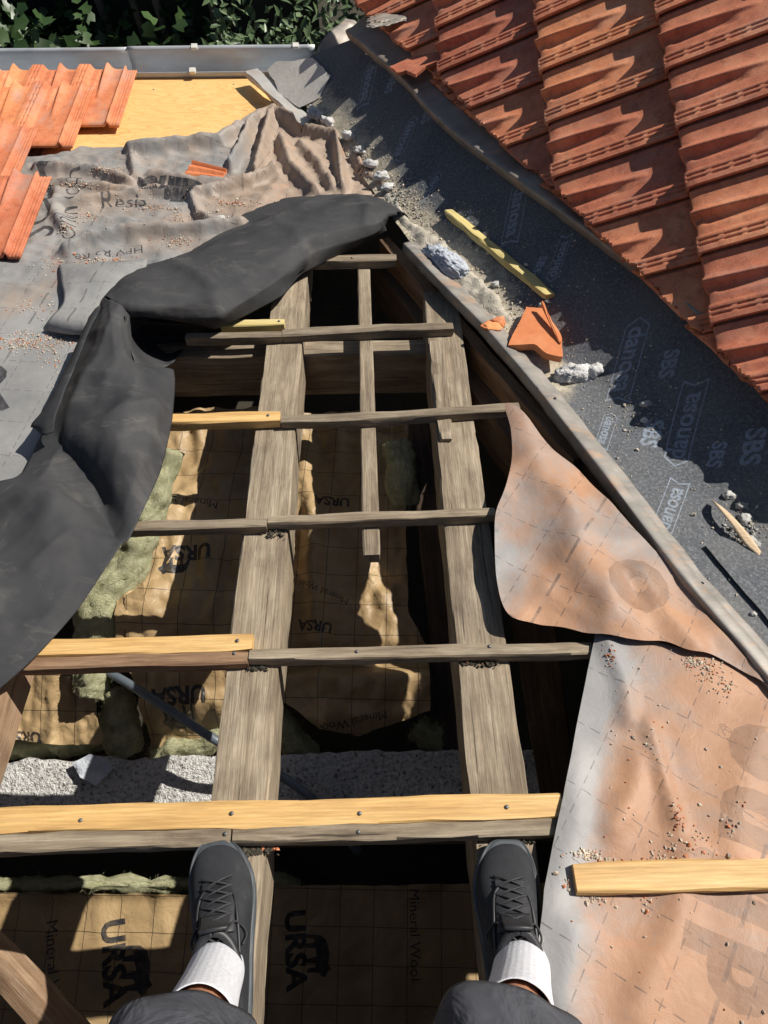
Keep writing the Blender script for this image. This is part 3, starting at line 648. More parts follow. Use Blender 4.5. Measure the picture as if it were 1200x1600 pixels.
wool([(-30, 1168), (40, 1165), (100, 1160), (165, 1150)], 2.30, [18, 20, 22, 14], 'green mineral wool lying on the left end of the block wall', 4)
wool([(180, 1075), (186, 1110), (190, 1150), (205, 1180)], 2.2, [18, 26, 30, 14], 'upright tuft of green mineral wool beside the grey conduit', 5)
wool([(235, 1180), (275, 1168), (320, 1160), (350, 1130)], 2.22, [12, 20, 20, 14], 'pale tuft of mineral wool where the conduit meets the wide rafter', 6)
wool([(430, 1130), (455, 1150), (480, 1180), (492, 1215)], 2.28, [30, 24, 18, 6], 'hanging wisp of green wool right of the wide rafter', 7)
wool([(-40, 1385), (60, 1384), (180, 1382), (290, 1384), (380, 1382), (470, 1384)], 2.28, 12, 'narrow roll of green wool in the gap beyond the left shoe', 8)
wool([(615, 690), (625, 730), (632, 790)], 2.3, 22, 'dim wool tuft between the hanging strip and the right rafter', 9)
wool([(650, 1135), (670, 1150), (690, 1150)], 2.35, 20, 'dim wool tuft on the wall near the right rafter', 12)
cd = tube('electrical_conduit', [PD(150, 1040, 2.14), PD(200, 1068, 2.08), PD(255, 1103, 2.02), PD(335, 1155, 1.97), PD(400, 1195, 2.02), PD(440, 1213, 2.05), PD(495, 1255, 2.04), PD(560, 1330, 2.15)], .0125, M['conduit'], seg=12, sub=30, corr=.05)
tag(cd, 'grey corrugated conduit running under the rafter over the insulation', 'conduit')

# ------------------------------------------------------------------ clay tiles
TW, TL, TG = .215, .47, .372
def tz(X, Y):
    if X < 0:
        z = .004+.006*max(0, math.cos((X+.006)/.0125*2*math.pi*.999))
    else:
        z = .009
        z += (.016 if RIDGE else .004)*math.exp(-((X-.006)/.008)**2)
        tp = max(0, 1-Y/.27)**.7 if Y < .27 else 0
        z += .027*tp*(math.exp(-((.090-X)/.019)**2) if X < .090 else math.exp(-((X-.090)/.0065)**2))
        z -= .006*math.exp(-((X-.113)/.011)**4)*sm(.015, .035, Y)*(1-sm(.17, .21, Y))
        z += .021*sm(.150, .169, X)
        if X > .168:
            t = (Y % .055) < .009
            gv = math.exp(-((X-.180)/.0028)**2)+math.exp(-((X-.195)/.0028)**2)
            if not t: z -= .0055*min(1, gv)
    e = min(1, max(0, Y)/.03); z -= .004*(1-e)**2
    z += .0025*math.exp(-((Y-.36)/.02)**2)*(0 <= X < .15)
    return z+.046*(1-Y/TL)
def tile_bm():
    bm = bmesh.new(); xs = []
    x = -.042
    while x < .2155: xs.append(x); x += .003 if .078 < x < .13 else (.0018 if x > .169 else (.01 if .02 < x < .055 else .0042))
    xs.append(.2155)
    ys = [0, .004, .01, .02]+[.03+i*.0092 for i in range(37)]+[.38, .42, .44, .47]
    def plan(X): return -.006*sm(.13, .19, X)-.007*math.exp(-((X-.088)/.014)**2)+.002*math.exp(-((X-.13)/.02)**2) if X > 0 else .006
    T = [[bm.verts.new((X, Y+plan(X)*max(0, 1-Y/.06), tz(X, Y))) for X in xs] for Y in ys]
    B = [[bm.verts.new((X, Y+plan(X)*max(0, 1-Y/.06), tz(X, Y)-.011-(.020 if (X > 0 and Y < .006) else 0))) for X in xs] for Y in ys]
    nx, ny = len(xs), len(ys)
    for j in range(ny-1):
        for i in range(nx-1):
            bm.faces.new((T[j][i], T[j][i+1], T[j+1][i+1], T[j+1][i])); bm.faces.new((B[j][i], B[j+1][i], B[j+1][i+1], B[j][i+1]))
    for i in range(nx-1): bm.faces.new((T[0][i+1], T[0][i], B[0][i], B[0][i+1])); bm.faces.new((T[-1][i], T[-1][i+1], B[-1][i+1], B[-1][i]))
    for j in range(ny-1): bm.faces.new((T[j][0], T[j+1][0], B[j+1][0], B[j][0])); bm.faces.new((T[j+1][-1], T[j][-1], B[j][-1], B[j+1][-1]))
    for f in bm.faces: f.smooth = True
    for e in bm.edges:
        if len(e.link_faces) == 2 and e.calc_face_angle(0) > R(42): e.smooth = False
    return bm
RIDGE = False
_b = tile_bm(); tile_me = bpy.data.meshes.new('roof_tile'); _b.to_mesh(tile_me); _b.free()
RIDGE = True
_b = tile_bm(); tile_new = bpy.data.meshes.new('roof_tile'); _b.to_mesh(tile_new); _b.free(); tile_me.materials.append(M['clay_old']); tile_new.materials.append(M['clay_new'])
def place_tile(fr, u, v, h, me, label, group, rot=0, cut=None, tilt=None, name='roof_tile'):
    m = fr.mat(u, v, h) @ Matrix.Rotation(rot, 4, 'Z')
    if tilt: m = m @ tilt
    if cut:
        bm = bmesh.new(); bm.from_mesh(me); mi = m.inverted()
        for co, no in cut:
            c = mi @ co; n = (mi.to_3x3() @ no).normalized()
            g = bmesh.ops.bisect_plane(bm, geom=bm.verts[:]+bm.edges[:]+bm.faces[:], plane_co=c, plane_no=n, clear_inner=True, dist=1e-6)
            es = [e for e in g['geom_cut'] if isinstance(e, bmesh.types.BMEdge)]
            if es:
                rn = {}
                for e in es:
                    for vv in e.verts:
                        if vv not in rn: rn[vv] = .013*fbm(vv.co.x*45+u*3, vv.co.y*45+v*9, u*7, 3); vv.co += n*rn[vv]
                bmesh.ops.holes_fill(bm, edges=es, sides=0)
        if len(bm.verts) < 12: bm.free(); return None
        me2 = bpy.data.meshes.new('roof_tile'); 
        for mm in me.materials: me2.materials.append(mm)
        bm.to_mesh(me2); bm.free(); me = me2
    o = bpy.data.objects.new(name, me); COL.objects.link(o); o.matrix_world = m
    return tag(o, label, 'roof tile', group)
# slope A: loose tiles left at the eave (frame FAT: u = -x, v = uphill)
def FATuv(p): return FAT.loc(p)
rows = [(2.985, -1.065, 4), (2.80, -1.215, 4), (2.43, -1.355, 3), (2.045, -1.195, 4)]
ordn = ['first', 'second', 'third', 'fourth']; rown = ['eave row', 'second row from the gutter', 'third row from the gutter', 'row nearest the viewer']
for i, (yn, xr, n) in enumerate(rows):
    for k in range(n):
        xe = xr-k*TW
        u = -(xe-.042); v = -yn/math.cos(SA)
        lab = ('bright orange tile with exposed grooved side, right end of the '+rown[i]) if k == 0 else ('bright orange tile, '+ordn[k]+' from the right in the '+rown[i])
        place_tile(FAT, u+.0, v, .022+(.0 if i else -.004)+i*.002, tile_new, lab, 'orange tiles left on the near slope', rot=random.uniform(-.006, .006))
# slope B: courses
TC = [-1.230, -.858, -.492, -.122, .248, .618]
cA, cB = PB(612, 62, .04), PB(1195, 622, .04)
cutd = (cB-cA).normalized(); cutn = (NB.cross(cutd)); cutn = cutn if cutn.x > 0 else -cutn
JY = 1.94-.05
cn = ['lowest course', 'second course', 'third course', 'fourth course', 'fifth course', 'sixth course']
for ci, t in enumerate(TC):
    k = 0
    for k in range(-12, 9):
        y = JY+k*TW                                    # world y of the tile's near edge (X = TW side)
        u = -(y+TW)                                    # local X grows towards -y ; origin X=0 at y+TW
        c = FB.w(u+TW/2, t+.2, .03); dd = (c-cA).dot(cutn)
        if dd < -.26: continue
        if y < -.9 or y > 3.1: continue
        # visible range test
        pc = cm.inverted() @ c; vis = pc.z < -.2 and abs(pc.x/-pc.z*F) < 760 and abs(pc.y/-pc.z*F) < 1000
        if not vis: continue
        cut = None
        if dd < .36:
            wob = .02*nz(k*1.7, ci*2.1); nn = (Matrix.Rotation(.12*nz(k*2.3+5, ci), 3, NB) @ cutn)
            cut = [(cA+cutn*(wob)+cutd*((c-cA).dot(cutd)), nn)]
        pass
        lab = ('cut' if cut else 'whole')+' weathered red tile, '+cn[ci]+' above the valley, '+str(k)
        o = place_tile(FB, u, t, .030, tile_me, lab, 'weathered tiles on the right slope', rot=random.uniform(-.008, .008), cut=cut)
        if o: o['ci'] = ci; o['yy'] = y; o['cut'] = 1 if cut else 0
# labels for slope B tiles: by course and place in it
bt = [o for o in COL.objects if 'ci' in o]
on = ['first', 'second', 'third', 'fourth', 'fifth', 'sixth', 'seventh', 'eighth', 'ninth', 'tenth', 'eleventh', 'twelfth', 'thirteenth', 'fourteenth', 'fifteenth']
for ci in range(len(TC)):
    L_ = sorted([o for o in bt if o['ci'] == ci], key=lambda o: o['yy'])
    for i, o in enumerate(L_):
        o['label'] = ('red tile cut along valley, ' if o['cut'] else 'whole weathered tile, ')+on[i]+' from the bottom in '+['leftmost', 'second', 'third', 'fourth', 'fifth', 'sixth'][ci]+' right slope course'
for o in bt:
    for k_ in ('ci', 'yy', 'cut'): del o[k_]

# deck under slope B and timber battens
dk = sheet('roof_deck', FB, [(-3.6, -.95+0), (-3.6, 2.0), (1.2, 2.0), (1.2, .62), (-.2, .1)], None, .3, M['dark_wood'], jit=0, px=False, thick=.02); tag(dk, 'dark boarding under the right hand tiles', 'deck')

# ------------------------------------------------------------------ valley lining, flashings
cz = math.cos(SA)
def hB(u, v):
    P = FA.w(u, v); return (DB-NB.dot(P))/NB.dot(NA)
def hL(u, v):
    a = hB(u, v); k = .035
    return .006+.5*(a+math.sqrt(a*a+k*k))-.0 + .0035*fbm(u*4, v*4, 3, 3)+.0008*fbm(u*40, v*40, 2, 2)
duste = [surf(FA, hL, *p) for p in ((440, 120), (480, 150), (530, 215), (600, 300), (640, 350), (700, 395), (760, 460), (800, 520), (860, 590))]
def dustf(u, v):
    d, s = pdist(duste, u, v); c = math.exp(-(d/.10)**2); return .10+c*.80
LIP = [(440, 118), (492, 84), (548, 62), (625, 128), (705, 213), (865, 333), (1005, 438), (1115, 528), (1210, 640), (1420, 850), (1500, 1250), (1290, 1175), (1195, 1040), (1060, 875), (955, 735), (845, 598), (770, 510), (690, 440), (622, 352), (560, 265), (500, 195)]
ARW = [[(-.13, .5), (0, .98), (.02, .93), (-.10, .5)], [(-.13, .5), (-.10, .5), (.02, .07), (0, .02)], [(0, .02), (.02, .07), (1.0, .07), (1.0, .02)], [(0, .98), (1.0, .98), (1.0, .93), (.02, .93)], [(1.0, .02), (1.0, .07), (1.10, .07), (1.04, .5), (1.07, .5), (1.14, .02)], [(1.0, .98), (1.14, .98), (1.07, .5), (1.04, .5), (1.10, .93), (1.0, .93)]]
LPR = []
for a, b in (((985, 512), (958, 612)), ((1068, 718), (1095, 612)), ((948, 650), (934, 692)), ((575, 105), (563, 160)), ((640, 190), (616, 245)), ((805, 295), (790, 372)), ((700, 468+0), (700, 469)) if False else ((868, 432), (888, 376)),
             ((550, 198), (524, 236)), ((680, 275), (658, 318)), ((722, 405), (742, 352)), ((1044, 830), (1068, 765)), ((1165, 475), (1138, 550)), ((1290, 820), (1310, 720))):
    A_, B_ = Vector(a), Vector(b); LPR.append(glyph(FA, hL, 'danosa', a, b, 1.0, .02)); LPR.append(glyph(FA, hL, None, tuple(A_), tuple(B_), polys=[[(x*1.06-.02, (y-.5)*.36+.10) for x, y in pl] for pl in ARW]))
for a, b in (((1040, 548), (1028, 592)), ((610, 120), (600, 147)), ((667, 165), (657, 195)), ((768, 235), (758, 266)), ((725, 330), (713, 361)), ((845, 400), (832, 426)), ((1012, 655), (1000, 695)), ((1168, 670), (1155, 728)), ((1115, 690), (1104, 730)), ((1240, 900), (1225, 960))):
    LPR.append(glyph(FA, hL, 'SBS', a, b, 1.0, .03))
li = sheet('valley_lining', FA, LIP, hL, .020, [M['lining'], M['lining_print']], seed=2, attrs={'dust': dustf}, prints=LPR)
tag(li, 'dark bitumen lining sheet in the valley, half in shade, with pale print', 'lining')
def hL2(u, v): return hL(u, v)+.010
ls = sheet('lining_offcut', FA, [(1102, 852), (1128, 838), (1200, 868), (1330, 990), (1330, 1120), (1215, 985)], hL2, .02, M['lining'], seed=5, attrs={'dust': lambda u, v: .1}); tag(ls, 'overlapping piece of dark lining with lifted edge at the right margin', 'lining')
ap = sheet('lead_apron', FA, [(418, 108), (430, 97), (488, 90), (517, 118), (500, 152), (468, 168), (440, 150)], lambda u, v: hL(u, v)+.006+.003*fbm(u*6, v*6, 1), .02, M['patch'], seed=7, jit=.006); tag(ap, 'pale mortared patch at the foot of the valley beside the gutter', 'mortar patch')
# flange of the valley under the tile edge
fp = [(548, 62), (625, 128), (705, 213), (865, 333), (1005, 438), (1115, 528), (1210, 640), (1420, 850)]
rowsF = []
for i, (x, y) in enumerate(fp):
    p = FA.w(*[*surf(FA, hL, x, y)][:2], 0); u, v = surf(FA, hL, x, y); p = FA.w(u, v, hL(u, v)-.004); j = .004*nz(i*3.1, 2)
    rowsF.append([p, p+cutn*.004+NB*(.040+j), p+cutn*.014+NB*(.049+j), p+cutn*.050+NB*.036, p+cutn*.13+NB*.030])
fl_ = loft('valley_flashing', rowsF, M['zinc_dull'], None, 8, 3, lambda p, a, b: .0025*fbm(p.x*9, p.y*9, 1), .0015); tag(fl_, 'dull brown metal flashing running under the cut tile edge', 'flashing')
# zinc edge strip on the near side of the valley
def strip(name, px, wd, h, mat, label, drop=.03, par=None):
    rows_ = []
    for i, (x, y) in enumerate(px):
        a = PA(*px[max(0, i-1)]); b = PA(*px[min(len(px)-1, i+1)]); t = (b-a).normalized(); n = NA.cross(t); n = n if n.x > 0 else -n
        p = PA(x, y, h); r = [p-n*(wd*.5+.003)-NA*drop, p-n*wd*.5-NA*.004, p-n*wd*.42+NA*.004, p+n*wd*.05, p+n*wd*.18-NA*.006, p+n*wd*.5-NA*.010, p+n*(wd*.62)-NA*.012]
        rows_.append(r)
    o = loft(name, rows_, mat, par, 10, 3, lambda p, a, b: .004*fbm(p.x*12, p.y*12, 3), .002)
    return tag(o, label, 'flashing')
zs = strip('zinc_edge_strip', [(640, 378), (700, 440), (765, 505), (838, 588), (880, 640), (955, 735), (1060, 872), (1130, 955), (1200, 1035), (1300, 1160)], .054, .028, M['zinc_edge'], 'long grey zinc edge strip along the near side of the valley')
nails(zs, [(868, 622), (1107, 905), (840, 606)], .032)
b = beam('zinc_clad_board', PA(392, 108, .06), PA(482, 192, .055), .066, .024, NA, M['zinc_pale'], seg=.04, jit=.003, seed=1); tag(b, 'short rusty zinc faced board lying over the plywood corner', 'board')
lf = loft('lead_flap', [[PA(488, 100, .01), PA(505, 62, .10), PA(540, 30, .14)], [PA(500, 112, .02), PA(525, 72, .08), PA(558, 34, .13)], [PA(520, 118, .012), PA(545, 88, .05), PA(560, 60, .07)], [PA(535, 118, .01), PA(556, 96, .03), PA(585, 80, .05)]], M['zinc_dull'], None, 6, 6, lambda p, a, b: .01*fbm(p.x*9, p.y*9, 4), .003)
tag(lf, 'bent grey lead flap at the gutter end of the valley', 'flashing')

# ------------------------------------------------------------------ plywood at the eave
def hP(u, v): return .0-.012
pl = sheet('plywood_sheet', FA, [(60, 250), (120, 118), (230, 121), (386, 112), (450, 190), (480, 250), (300, 300)], hP, .06, M['plywood'], jit=.0008, seed=3, thick=.015); tag(pl, 'bare pale plywood sheet at the eave below the gutter', 'plywood')
nl_ = [(318, 211), (365, 132), (240, 140)]
nails(pl, nl_, -.012)

# ------------------------------------------------------------------ crumpled underlay on the left
def pl_uv(P): return [FA.loc(PA(x, y, .02))[:2] for x, y in P]
RD = [(pl_uv(P), a, w_) for P, a, w_ in (
    ([(205, 236), (280, 230), (345, 224), (392, 195), (428, 180), (446, 196)], .055, .030),
    ([(60, 262), (150, 266), (205, 290)], .04, .03), ([(205, 240), (212, 280), (240, 300)], .03, .02),
    ([(352, 288), (300, 285), (240, 272)], .035, .035), ([(425, 184), (412, 230), (400, 278)], .06, .025),
    ([(446, 196), (480, 215), (522, 222)], .06, .022), ([(392, 200), (375, 240), (360, 262)], .06, .022),
    ([(300, 306), (340, 298), (390, 288), (430, 270)], .05, .02), ([(440, 225), (455, 265), (490, 300)], .045, .03),
    ([(470, 232), (500, 260), (520, 300)], .035, .026), ([(520, 195), (528, 240), (535, 300)], .055, .022), ([(545, 230), (565, 270), (600, 300)], .04, .02),
    ([(60, 325), (110, 318), (160, 310), (240, 300), (330, 302)], .035, .026), ([(60, 290), (120, 288), (200, 300)], .03, .03),
    ([(105, 392), (140, 378), (200, 368), (320, 362), (380, 355)], .05, .030), ([(300, 310), (310, 335), (345, 350)], .035, .016),
    ([(90, 300), (85, 330), (100, 355)], .03, .03))]
def hM(u, v):
    h = .004
    for P, a, w_ in RD:
        d, s = pdist(P, u, v)
        if d < w_*3: h = max(h, a*math.exp(-(d/(w_*(1.0 if s > 0 else .7)))**2)+.004)
    x, y = u, v
    amt = 1-sm(0, .25, .25-(v-1.62)) if False else sm(1.35, 1.75, v)
    h += amt*(.020*max(0, rid(u*4.2, v*7.5, 3, 3)-.35)+.010*abs(fbm(u*9, v*13, 8, 3)))
    rt = sm(-.55, -.35, u)*sm(1.9, 2.1, v)
    h += rt*(.030*max(0, rid(u*3.4+v*2, v*4-u, 9, 2)-.3)+.007*abs(fbm(u*9, v*9, 4, 3)))
    return h+.002*fbm(u*3, v*3, 5, 2)
def dustM(u, v):
    return .42+.5*sm(-.65, -.3, u)*sm(1.6, 2.0, v)-.25*sm(.0, 1.0, 0) - .35*(1-sm(1.2, 1.6, v))+.25*fbm(u*4, v*4, 1)
MLP = [(-200, 250), (55, 244), (130, 228), (208, 228), (240, 216), (345, 214), (378, 190), (408, 172), (440, 176), (470, 205), (525, 192), (548, 225), (590, 280), (612, 305), (640, 345), (600, 345), (470, 352), (330, 440), (230, 500), (160, 560), (110, 680), (40, 750), (-300, 900)]
def LM(t, a, b, bold=0, aspect=1): return glyph(FA, hM, t, a, b, aspect, bold, cell=.012)
ml = sheet('crumpled_underlay', FA, MLP, hM, .0105, [M['mem_left'], M['mem_left_print']], jit=.005, seed=12, attrs={'dust': dustM}, prints=[
    LM('SOLO', (84, 368), (78, 262)), LM('online.com', (118, 372), (126, 262), -.01), LM('Resis', (158, 325), (228, 322)), LM('J ine.com', (218, 292), (275, 302)), LM('HPV R2 Re', (222, 383), (116, 395)),
    LM('dline', (322, 290), (225, 278), .06, 1.2), LM('sis', (562, 277), (590, 274)), LM('L 2', (60, 262), (75, 300), .03), LM('O', (20, 585), (-20, 565), .05), LM('RO', (110, 430), (120, 500), .06), LM('2', (8, 640), (-18, 600), .05)])
tag(ml, 'dusty grey brown underlay crumpled over the roof between the orange tiles and the black fold', 'underlay')
# curled torn strip
ts = loft('torn_underlay_strip', [[PA(92, 415, .012), PA(95, 440, .03), PA(100, 470, .04), PA(80, 495, .05), PA(68, 512, .02), PA(74, 518, .008)], [PA(135, 412, .04), PA(140, 440, .06), PA(128, 470, .05), PA(115, 500, .06), PA(105, 520, .03), PA(110, 522, .006)],
    [PA(180, 408, .05), PA(178, 440, .06), PA(168, 470, .05), PA(150, 500, .06), PA(140, 522, .03), PA(135, 520, .005)], [PA(230, 405, .03), PA(225, 440, .03), PA(210, 470, .03), PA(190, 500, .03), PA(170, 520, .02), PA(168, 520, .004)]], M['mem_left'], None, 8, 5, lambda p, a, b: .004*fbm(p.x*14, p.y*14, 4), .002)
tag(ts, 'curled grey torn strip of underlay left of the black fold', 'underlay')

# ------------------------------------------------------------------ black folded back underlay
ST = [[(642, 346, .02), (632, 338, .045), (622, 334, .055), (608, 340, .05), (602, 352, .03), (604, 360, .0)],
      [(592, 304, .0), (590, 314, .06), (588, 332, .10), (586, 350, .09), (580, 368, .05), (566, 382, -.01)],
      [(510, 300, .0), (505, 315, .06), (505, 340, .11), (498, 367, .11), (488, 395, .07), (472, 428, .0)],
      [(395, 318, .0), (395, 345, .055), (402, 380, .10), (415, 415, .125), (430, 440, .10), (440, 463, .03)],
      [(300, 390, .0), (300, 412, .08), (312, 440, .13), (330, 468, .14), (345, 492, .10), (344, 512, .03)],
      [(196, 425, .02), (200, 440, .11), (222, 462, .15), (252, 482, .14), (288, 499, .09), (312, 508, .03)],
      [(172, 444, .04), (182, 455, .12), (198, 468, .15), (220, 482, .145), (248, 494, .11), (268, 500, .07)],
      [(158, 465, .04), (166, 468, .12), (175, 473, .15), (184, 479, .15), (194, 487, .13), (202, 494, .09)]]
STL = [[(158, 465, .04), (166, 468, .12), (175, 473, .15), (184, 479, .15), (194, 487, .13), (202, 494, .09)],
      [(146, 494, .06), (160, 502, .15), (176, 520, .17), (192, 545, .16), (204, 560, .12), (213, 572, .10)],
      [(130, 530, .05), (150, 545, .14), (180, 562, .17), (213, 584, .16), (240, 590, .10), (271, 578, .05)],
      [(112, 570, .05), (135, 585, .14), (165, 600, .17), (205, 620, .165), (242, 640, .11), (269, 655, .04)],
      [(80, 645, .05), (100, 660, .12), (138, 680, .14), (185, 700, .15), (222, 720, .11), (250, 738, .04)],
      [(35, 738, .03), (72, 735, .075), (110, 748, .05), (152, 780, .035), (185, 810, .045), (204, 838, .04)],
      [(0, 752, .02), (45, 772, .10), (84, 790, .12), (118, 815, .085), (156, 838, .055), (188, 853, .04)],
      [(-70, 765, .0), (-20, 800, .06), (30, 850, .10), (70, 888, .075), (100, 930, .06), (122, 952, .025)],
      [(-150, 800, 0), (-100, 860, .05), (-50, 915, .085), (-15, 970, .07), (25, 1010, .05), (50, 1032, .02)],
      [(-260, 850, 0), (-200, 920, .05), (-150, 980, .07), (-110, 1030, .06), (-70, 1080, .04), (-40, 1110, .01)]]
bf = empty('folded_black_underlay', PA(200, 600, 0), 'big black underside of underlay folded back over the left of the opening', 'underlay')
BC = [(pl_uv(P), a, w_) for P, a, w_ in (([(262, 412), (300, 452), (345, 492)], .014, .03), ([(205, 428), (255, 430), (340, 405)], .008, .03), ([(120, 718), (190, 702), (245, 662)], .016, .035), ([(92, 700), (145, 765), (186, 846)], -.022, .035), ([(420, 355), (462, 388), (478, 420)], .008, .02), ([(0, 810), (80, 800), (130, 815)], .014, .03), ([(200, 520), (170, 600), (130, 660)], .008, .03), ([(60, 900), (120, 850), (185, 850)], .010, .03), ([(560, 320), (575, 345), (572, 372)], .008, .015), ([(500, 315), (430, 365), (330, 395)], .008, .03))]
def bdisp(p, a, b):
    e = min(1, b*6, (1-b)*6); u_, v_, _h = FA.loc(p); k_ = 0
    for P, am, w_ in BC:
        d, s = pdist(P, u_, v_)
        if d < w_*4: k_ += am*1.5*math.exp(-d/w_)
    return e*(k_+.006*fbm(p.x*4, p.y*4, 2, 2)+.026*max(0, rid(p.x*2.6+p.y*1.1, p.y*3.2-p.x, 6, 2)-.4)+.02*max(0, rid(p.x*5-p.y*3, p.y*1.7+p.x, 12, 1)-.55)+.0015*fbm(p.x*25, p.y*25, 7, 3))
ST = [[(x_, y_, z_*.74) for x_, y_, z_ in r] for r in ST]; STL = [[(x_, y_, z_*.74) for x_, y_, z_ in r] for r in STL]
loft('folded_sheet', [[PA(*q_) for q_ in r] for r in ST], M['black_fab'], bf, 14, 12, bdisp, .002, lin=.72)
loft('folded_sheet', [[PA(*q_) for q_ in r] for r in STL], M['black_fab'], bf, 14, 12, bdisp, .002, lin=.72)
loft('tucked_pocket', [[PA(195, 492, .12), PA(215, 500, .04), PA(262, 505, .0), PA(325, 508, -.03)], [PA(198, 525, .08), PA(220, 530, -.06), PA(262, 530, -.12), PA(300, 528, -.12)], [PA(212, 570, .10), PA(235, 578, .0), PA(255, 575, -.06), PA(271, 566, -.06)]], M['black_fab'], bf, 8, 8, None, .002)
loft('turned_edge', [[PA(158, 478, .15), PA(150, 482, .145), PA(140, 496, .12)], [PA(136, 525, .14), PA(128, 530, .135), PA(117, 545, .10)], [PA(112, 585, .13), PA(96, 600, .12), PA(80, 620, .09)], [PA(90, 640, .12), PA(72, 652, .11), PA(50, 662, .09)], [PA(84, 675, .09), PA(68, 680, .085), PA(52, 668, .07)]], M['black_fab'], bf, 8, 4, lambda p, a, b: .003*fbm(p.x*20, p.y*20, 1), .002)

# ------------------------------------------------------------------ stained underlay on the right
def line_uv(a, b): return pl_uv([a, b])
RR = [(pl_uv(P), a, w_) for P, a, w_ in (([(1015, 1130), (1030, 1180), (1058, 1280)], .014, .016), ([(950, 1000), (975, 1060), (985, 1120)], .013, .02), ([(1000, 1180), (995, 1230), (960, 1290)], .012, .025), ([(1080, 1330), (1060, 1440), (1000, 1580)], .012, .03), ([(905, 1180), (900, 1300), (860, 1420)], .010, .03), ([(900, 1450), (880, 1560)], .012, .03), ([(1200, 1130), (1160, 1230), (1150, 1320)], .010, .04))]
def hR(u, v):
    h = .006
    for P, a, w_ in RR:
        d, s = pdist(P, u, v); h += a*math.exp(-(d/w_)**2)
    return h+.007*fbm(u*3.5, v*2.2, 6, 3)+.006*max(0, rid(u*2.6, v*1.4, 3, 2)-.45)+.004*math.exp(-((v+.13/cz)/.03)**2)
def dR(u, v):
    uu, vv = u, v
    d, s = pdist(RE, u, v); e = 1-math.exp(-(d/.07)**2)
    return -.25+.95*e+.2*fbm(u*2.5, v*2.5, 8, 2)
RE = pl_uv([(930, 990), (880, 1245), (848, 1400), (832, 1560), (815, 1700)])
MRP = [(930, 990), (1000, 996), (1060, 1012), (1158, 1030), (1210, 1085), (1330, 1150), (1700, 1330), (1700, 1900), (800, 1900), (822, 1620), (836, 1520), (850, 1390), (880, 1245)]
def LR(hf, t, a, b, bold=.05, aspect=1.0): return glyph(FA, hf, t, a, b, aspect, bold)
mr = sheet('stained_underlay', FA, MRP, hR, .013, [M['mem_right'], M['mem_right_print']], jit=.0015, seed=22, attrs={'dust': dR}, jf=5, prints=[LR(hR, 'n', (1222, 1345), (1228, 1252)), LR(hR, 'e', (1228, 1236), (1234, 1150), .06), LR(hR, 'li', (1212, 1460), (1220, 1375)), LR(hR, 'd', (1200, 1605), (1208, 1495), .06), LR(hR, 'R', (1132, 1150), (1146, 1146), 0),
    glyph(FA, hR, 'O', (1128, 1158), (1150, 1152), 1, -.02)])
tag(mr, 'orange stained grey underlay covering the lower right of the roof', 'underlay', None)
UE = pl_uv([(775, 800), (775, 880), (800, 965)])
pu1 = pl_uv([(800, 640), (830, 720), (880, 800), (900, 860), (960, 960)]); pu2 = pl_uv([(1085, 1010), (1040, 960), (1000, 900)])
def hU(u, v):
    d, s = pdist(pu1, u, v); d2, s2 = pdist(pu2, u, v)
    return .022+.035*math.exp(-(d/.06)**2)+.02*math.exp(-(d2/.035)**2)+.014*fbm(u*5, v*5, 3, 2)+.022*max(0, rid(u*4, v*4, 6, 2)-.4)
mu = sheet('stained_underlay', FA, [(789, 632), (812, 638), (862, 700), (905, 735), (960, 790), (1000, 835), (1068, 905), (1110, 968), (1160, 1022), (1205, 1072), (1180, 1058), (1120, 1026), (1080, 1016), (1040, 1002), (1000, 1000), (930, 990), (880, 980), (840, 975), (795, 960), (776, 905), (773, 850), (775, 800), (790, 760), (800, 715), (798, 670)], hU, .012, [M['mem_right'], M['mem_right_print']], jit=.0015, jf=6, smooth=True, seed=31, attrs={'dust': lambda u, v: .5+.35*fbm(u*3, v*3, 2)}, prints=[LR(hU, 'o', (1000, 868), (940, 905), .07, 1.0)])
tag(mu, 'smaller orange stained underlay piece curling beside the zinc edge strip', 'underlay', None)

# ------------------------------------------------------------------ loose things on the roof
cp = [(488, 182), (515, 186), (548, 222), (590, 268), (625, 312), (650, 345), (700, 372), (738, 415), (785, 462), (806, 496), (800, 512), (760, 490), (735, 468), (690, 436), (655, 395), (632, 362), (600, 318), (560, 262), (515, 212)]
cpu = [surf(FA, hL, *p) for p in cp]; cpu = cpu+[cpu[0]]
def hC(u, v):
    d, s_ = pdist(cpu, u, v); return hL(u, v)-.006+min(1, d/.03)*(.016+.016*fbm(u*14, v*14, 3, 4)+.006*fbm(u*50, v*50, 3, 2))
mc = sheet('mortar_crust', FA, cp, hC, .009, M['dustpile'], jit=.012, seed=6, jf=20); tag(mc, 'crumbled pale mortar bed spread along the near edge of the valley', 'mortar bed')
def shard(name, pts, h0, th, mat, label, cat, tilt=0.0, ribs=0):
    P = [Vector(surf(FA, hL, *p)) for p in pts]; c = sum(P, Vector((0, 0)))/len(P)
    P = [Vector(q) for q in rough_poly([tuple(p) for p in P], .008, .004, h0*100+1)]
    base = hL(c.x, c.y)+h0; n = len(P); vs = [(p.x-c.x, p.y-c.y, base+(p.x-c.x)*tilt+ribs*math.sin((p.x-c.x)*90)) for p in P]; vs += [(x*.97, y*.97, z-th) for x, y, z in vs]
    fs = [tuple(range(n)), tuple(range(2*n-1, n-1, -1))]+[(i, i+n, (i+1) % n+n, (i+1) % n) for i in range(n)]
    me = pym(vs, fs); bm = bmesh.new(); bm.from_mesh(me); bmesh.ops.recalc_face_normals(bm, faces=bm.faces); bm.to_mesh(me); bm.free()
    o = link(name, me, mat, None, FA.mat(c.x, c.y), False); return tag(o, label, cat)
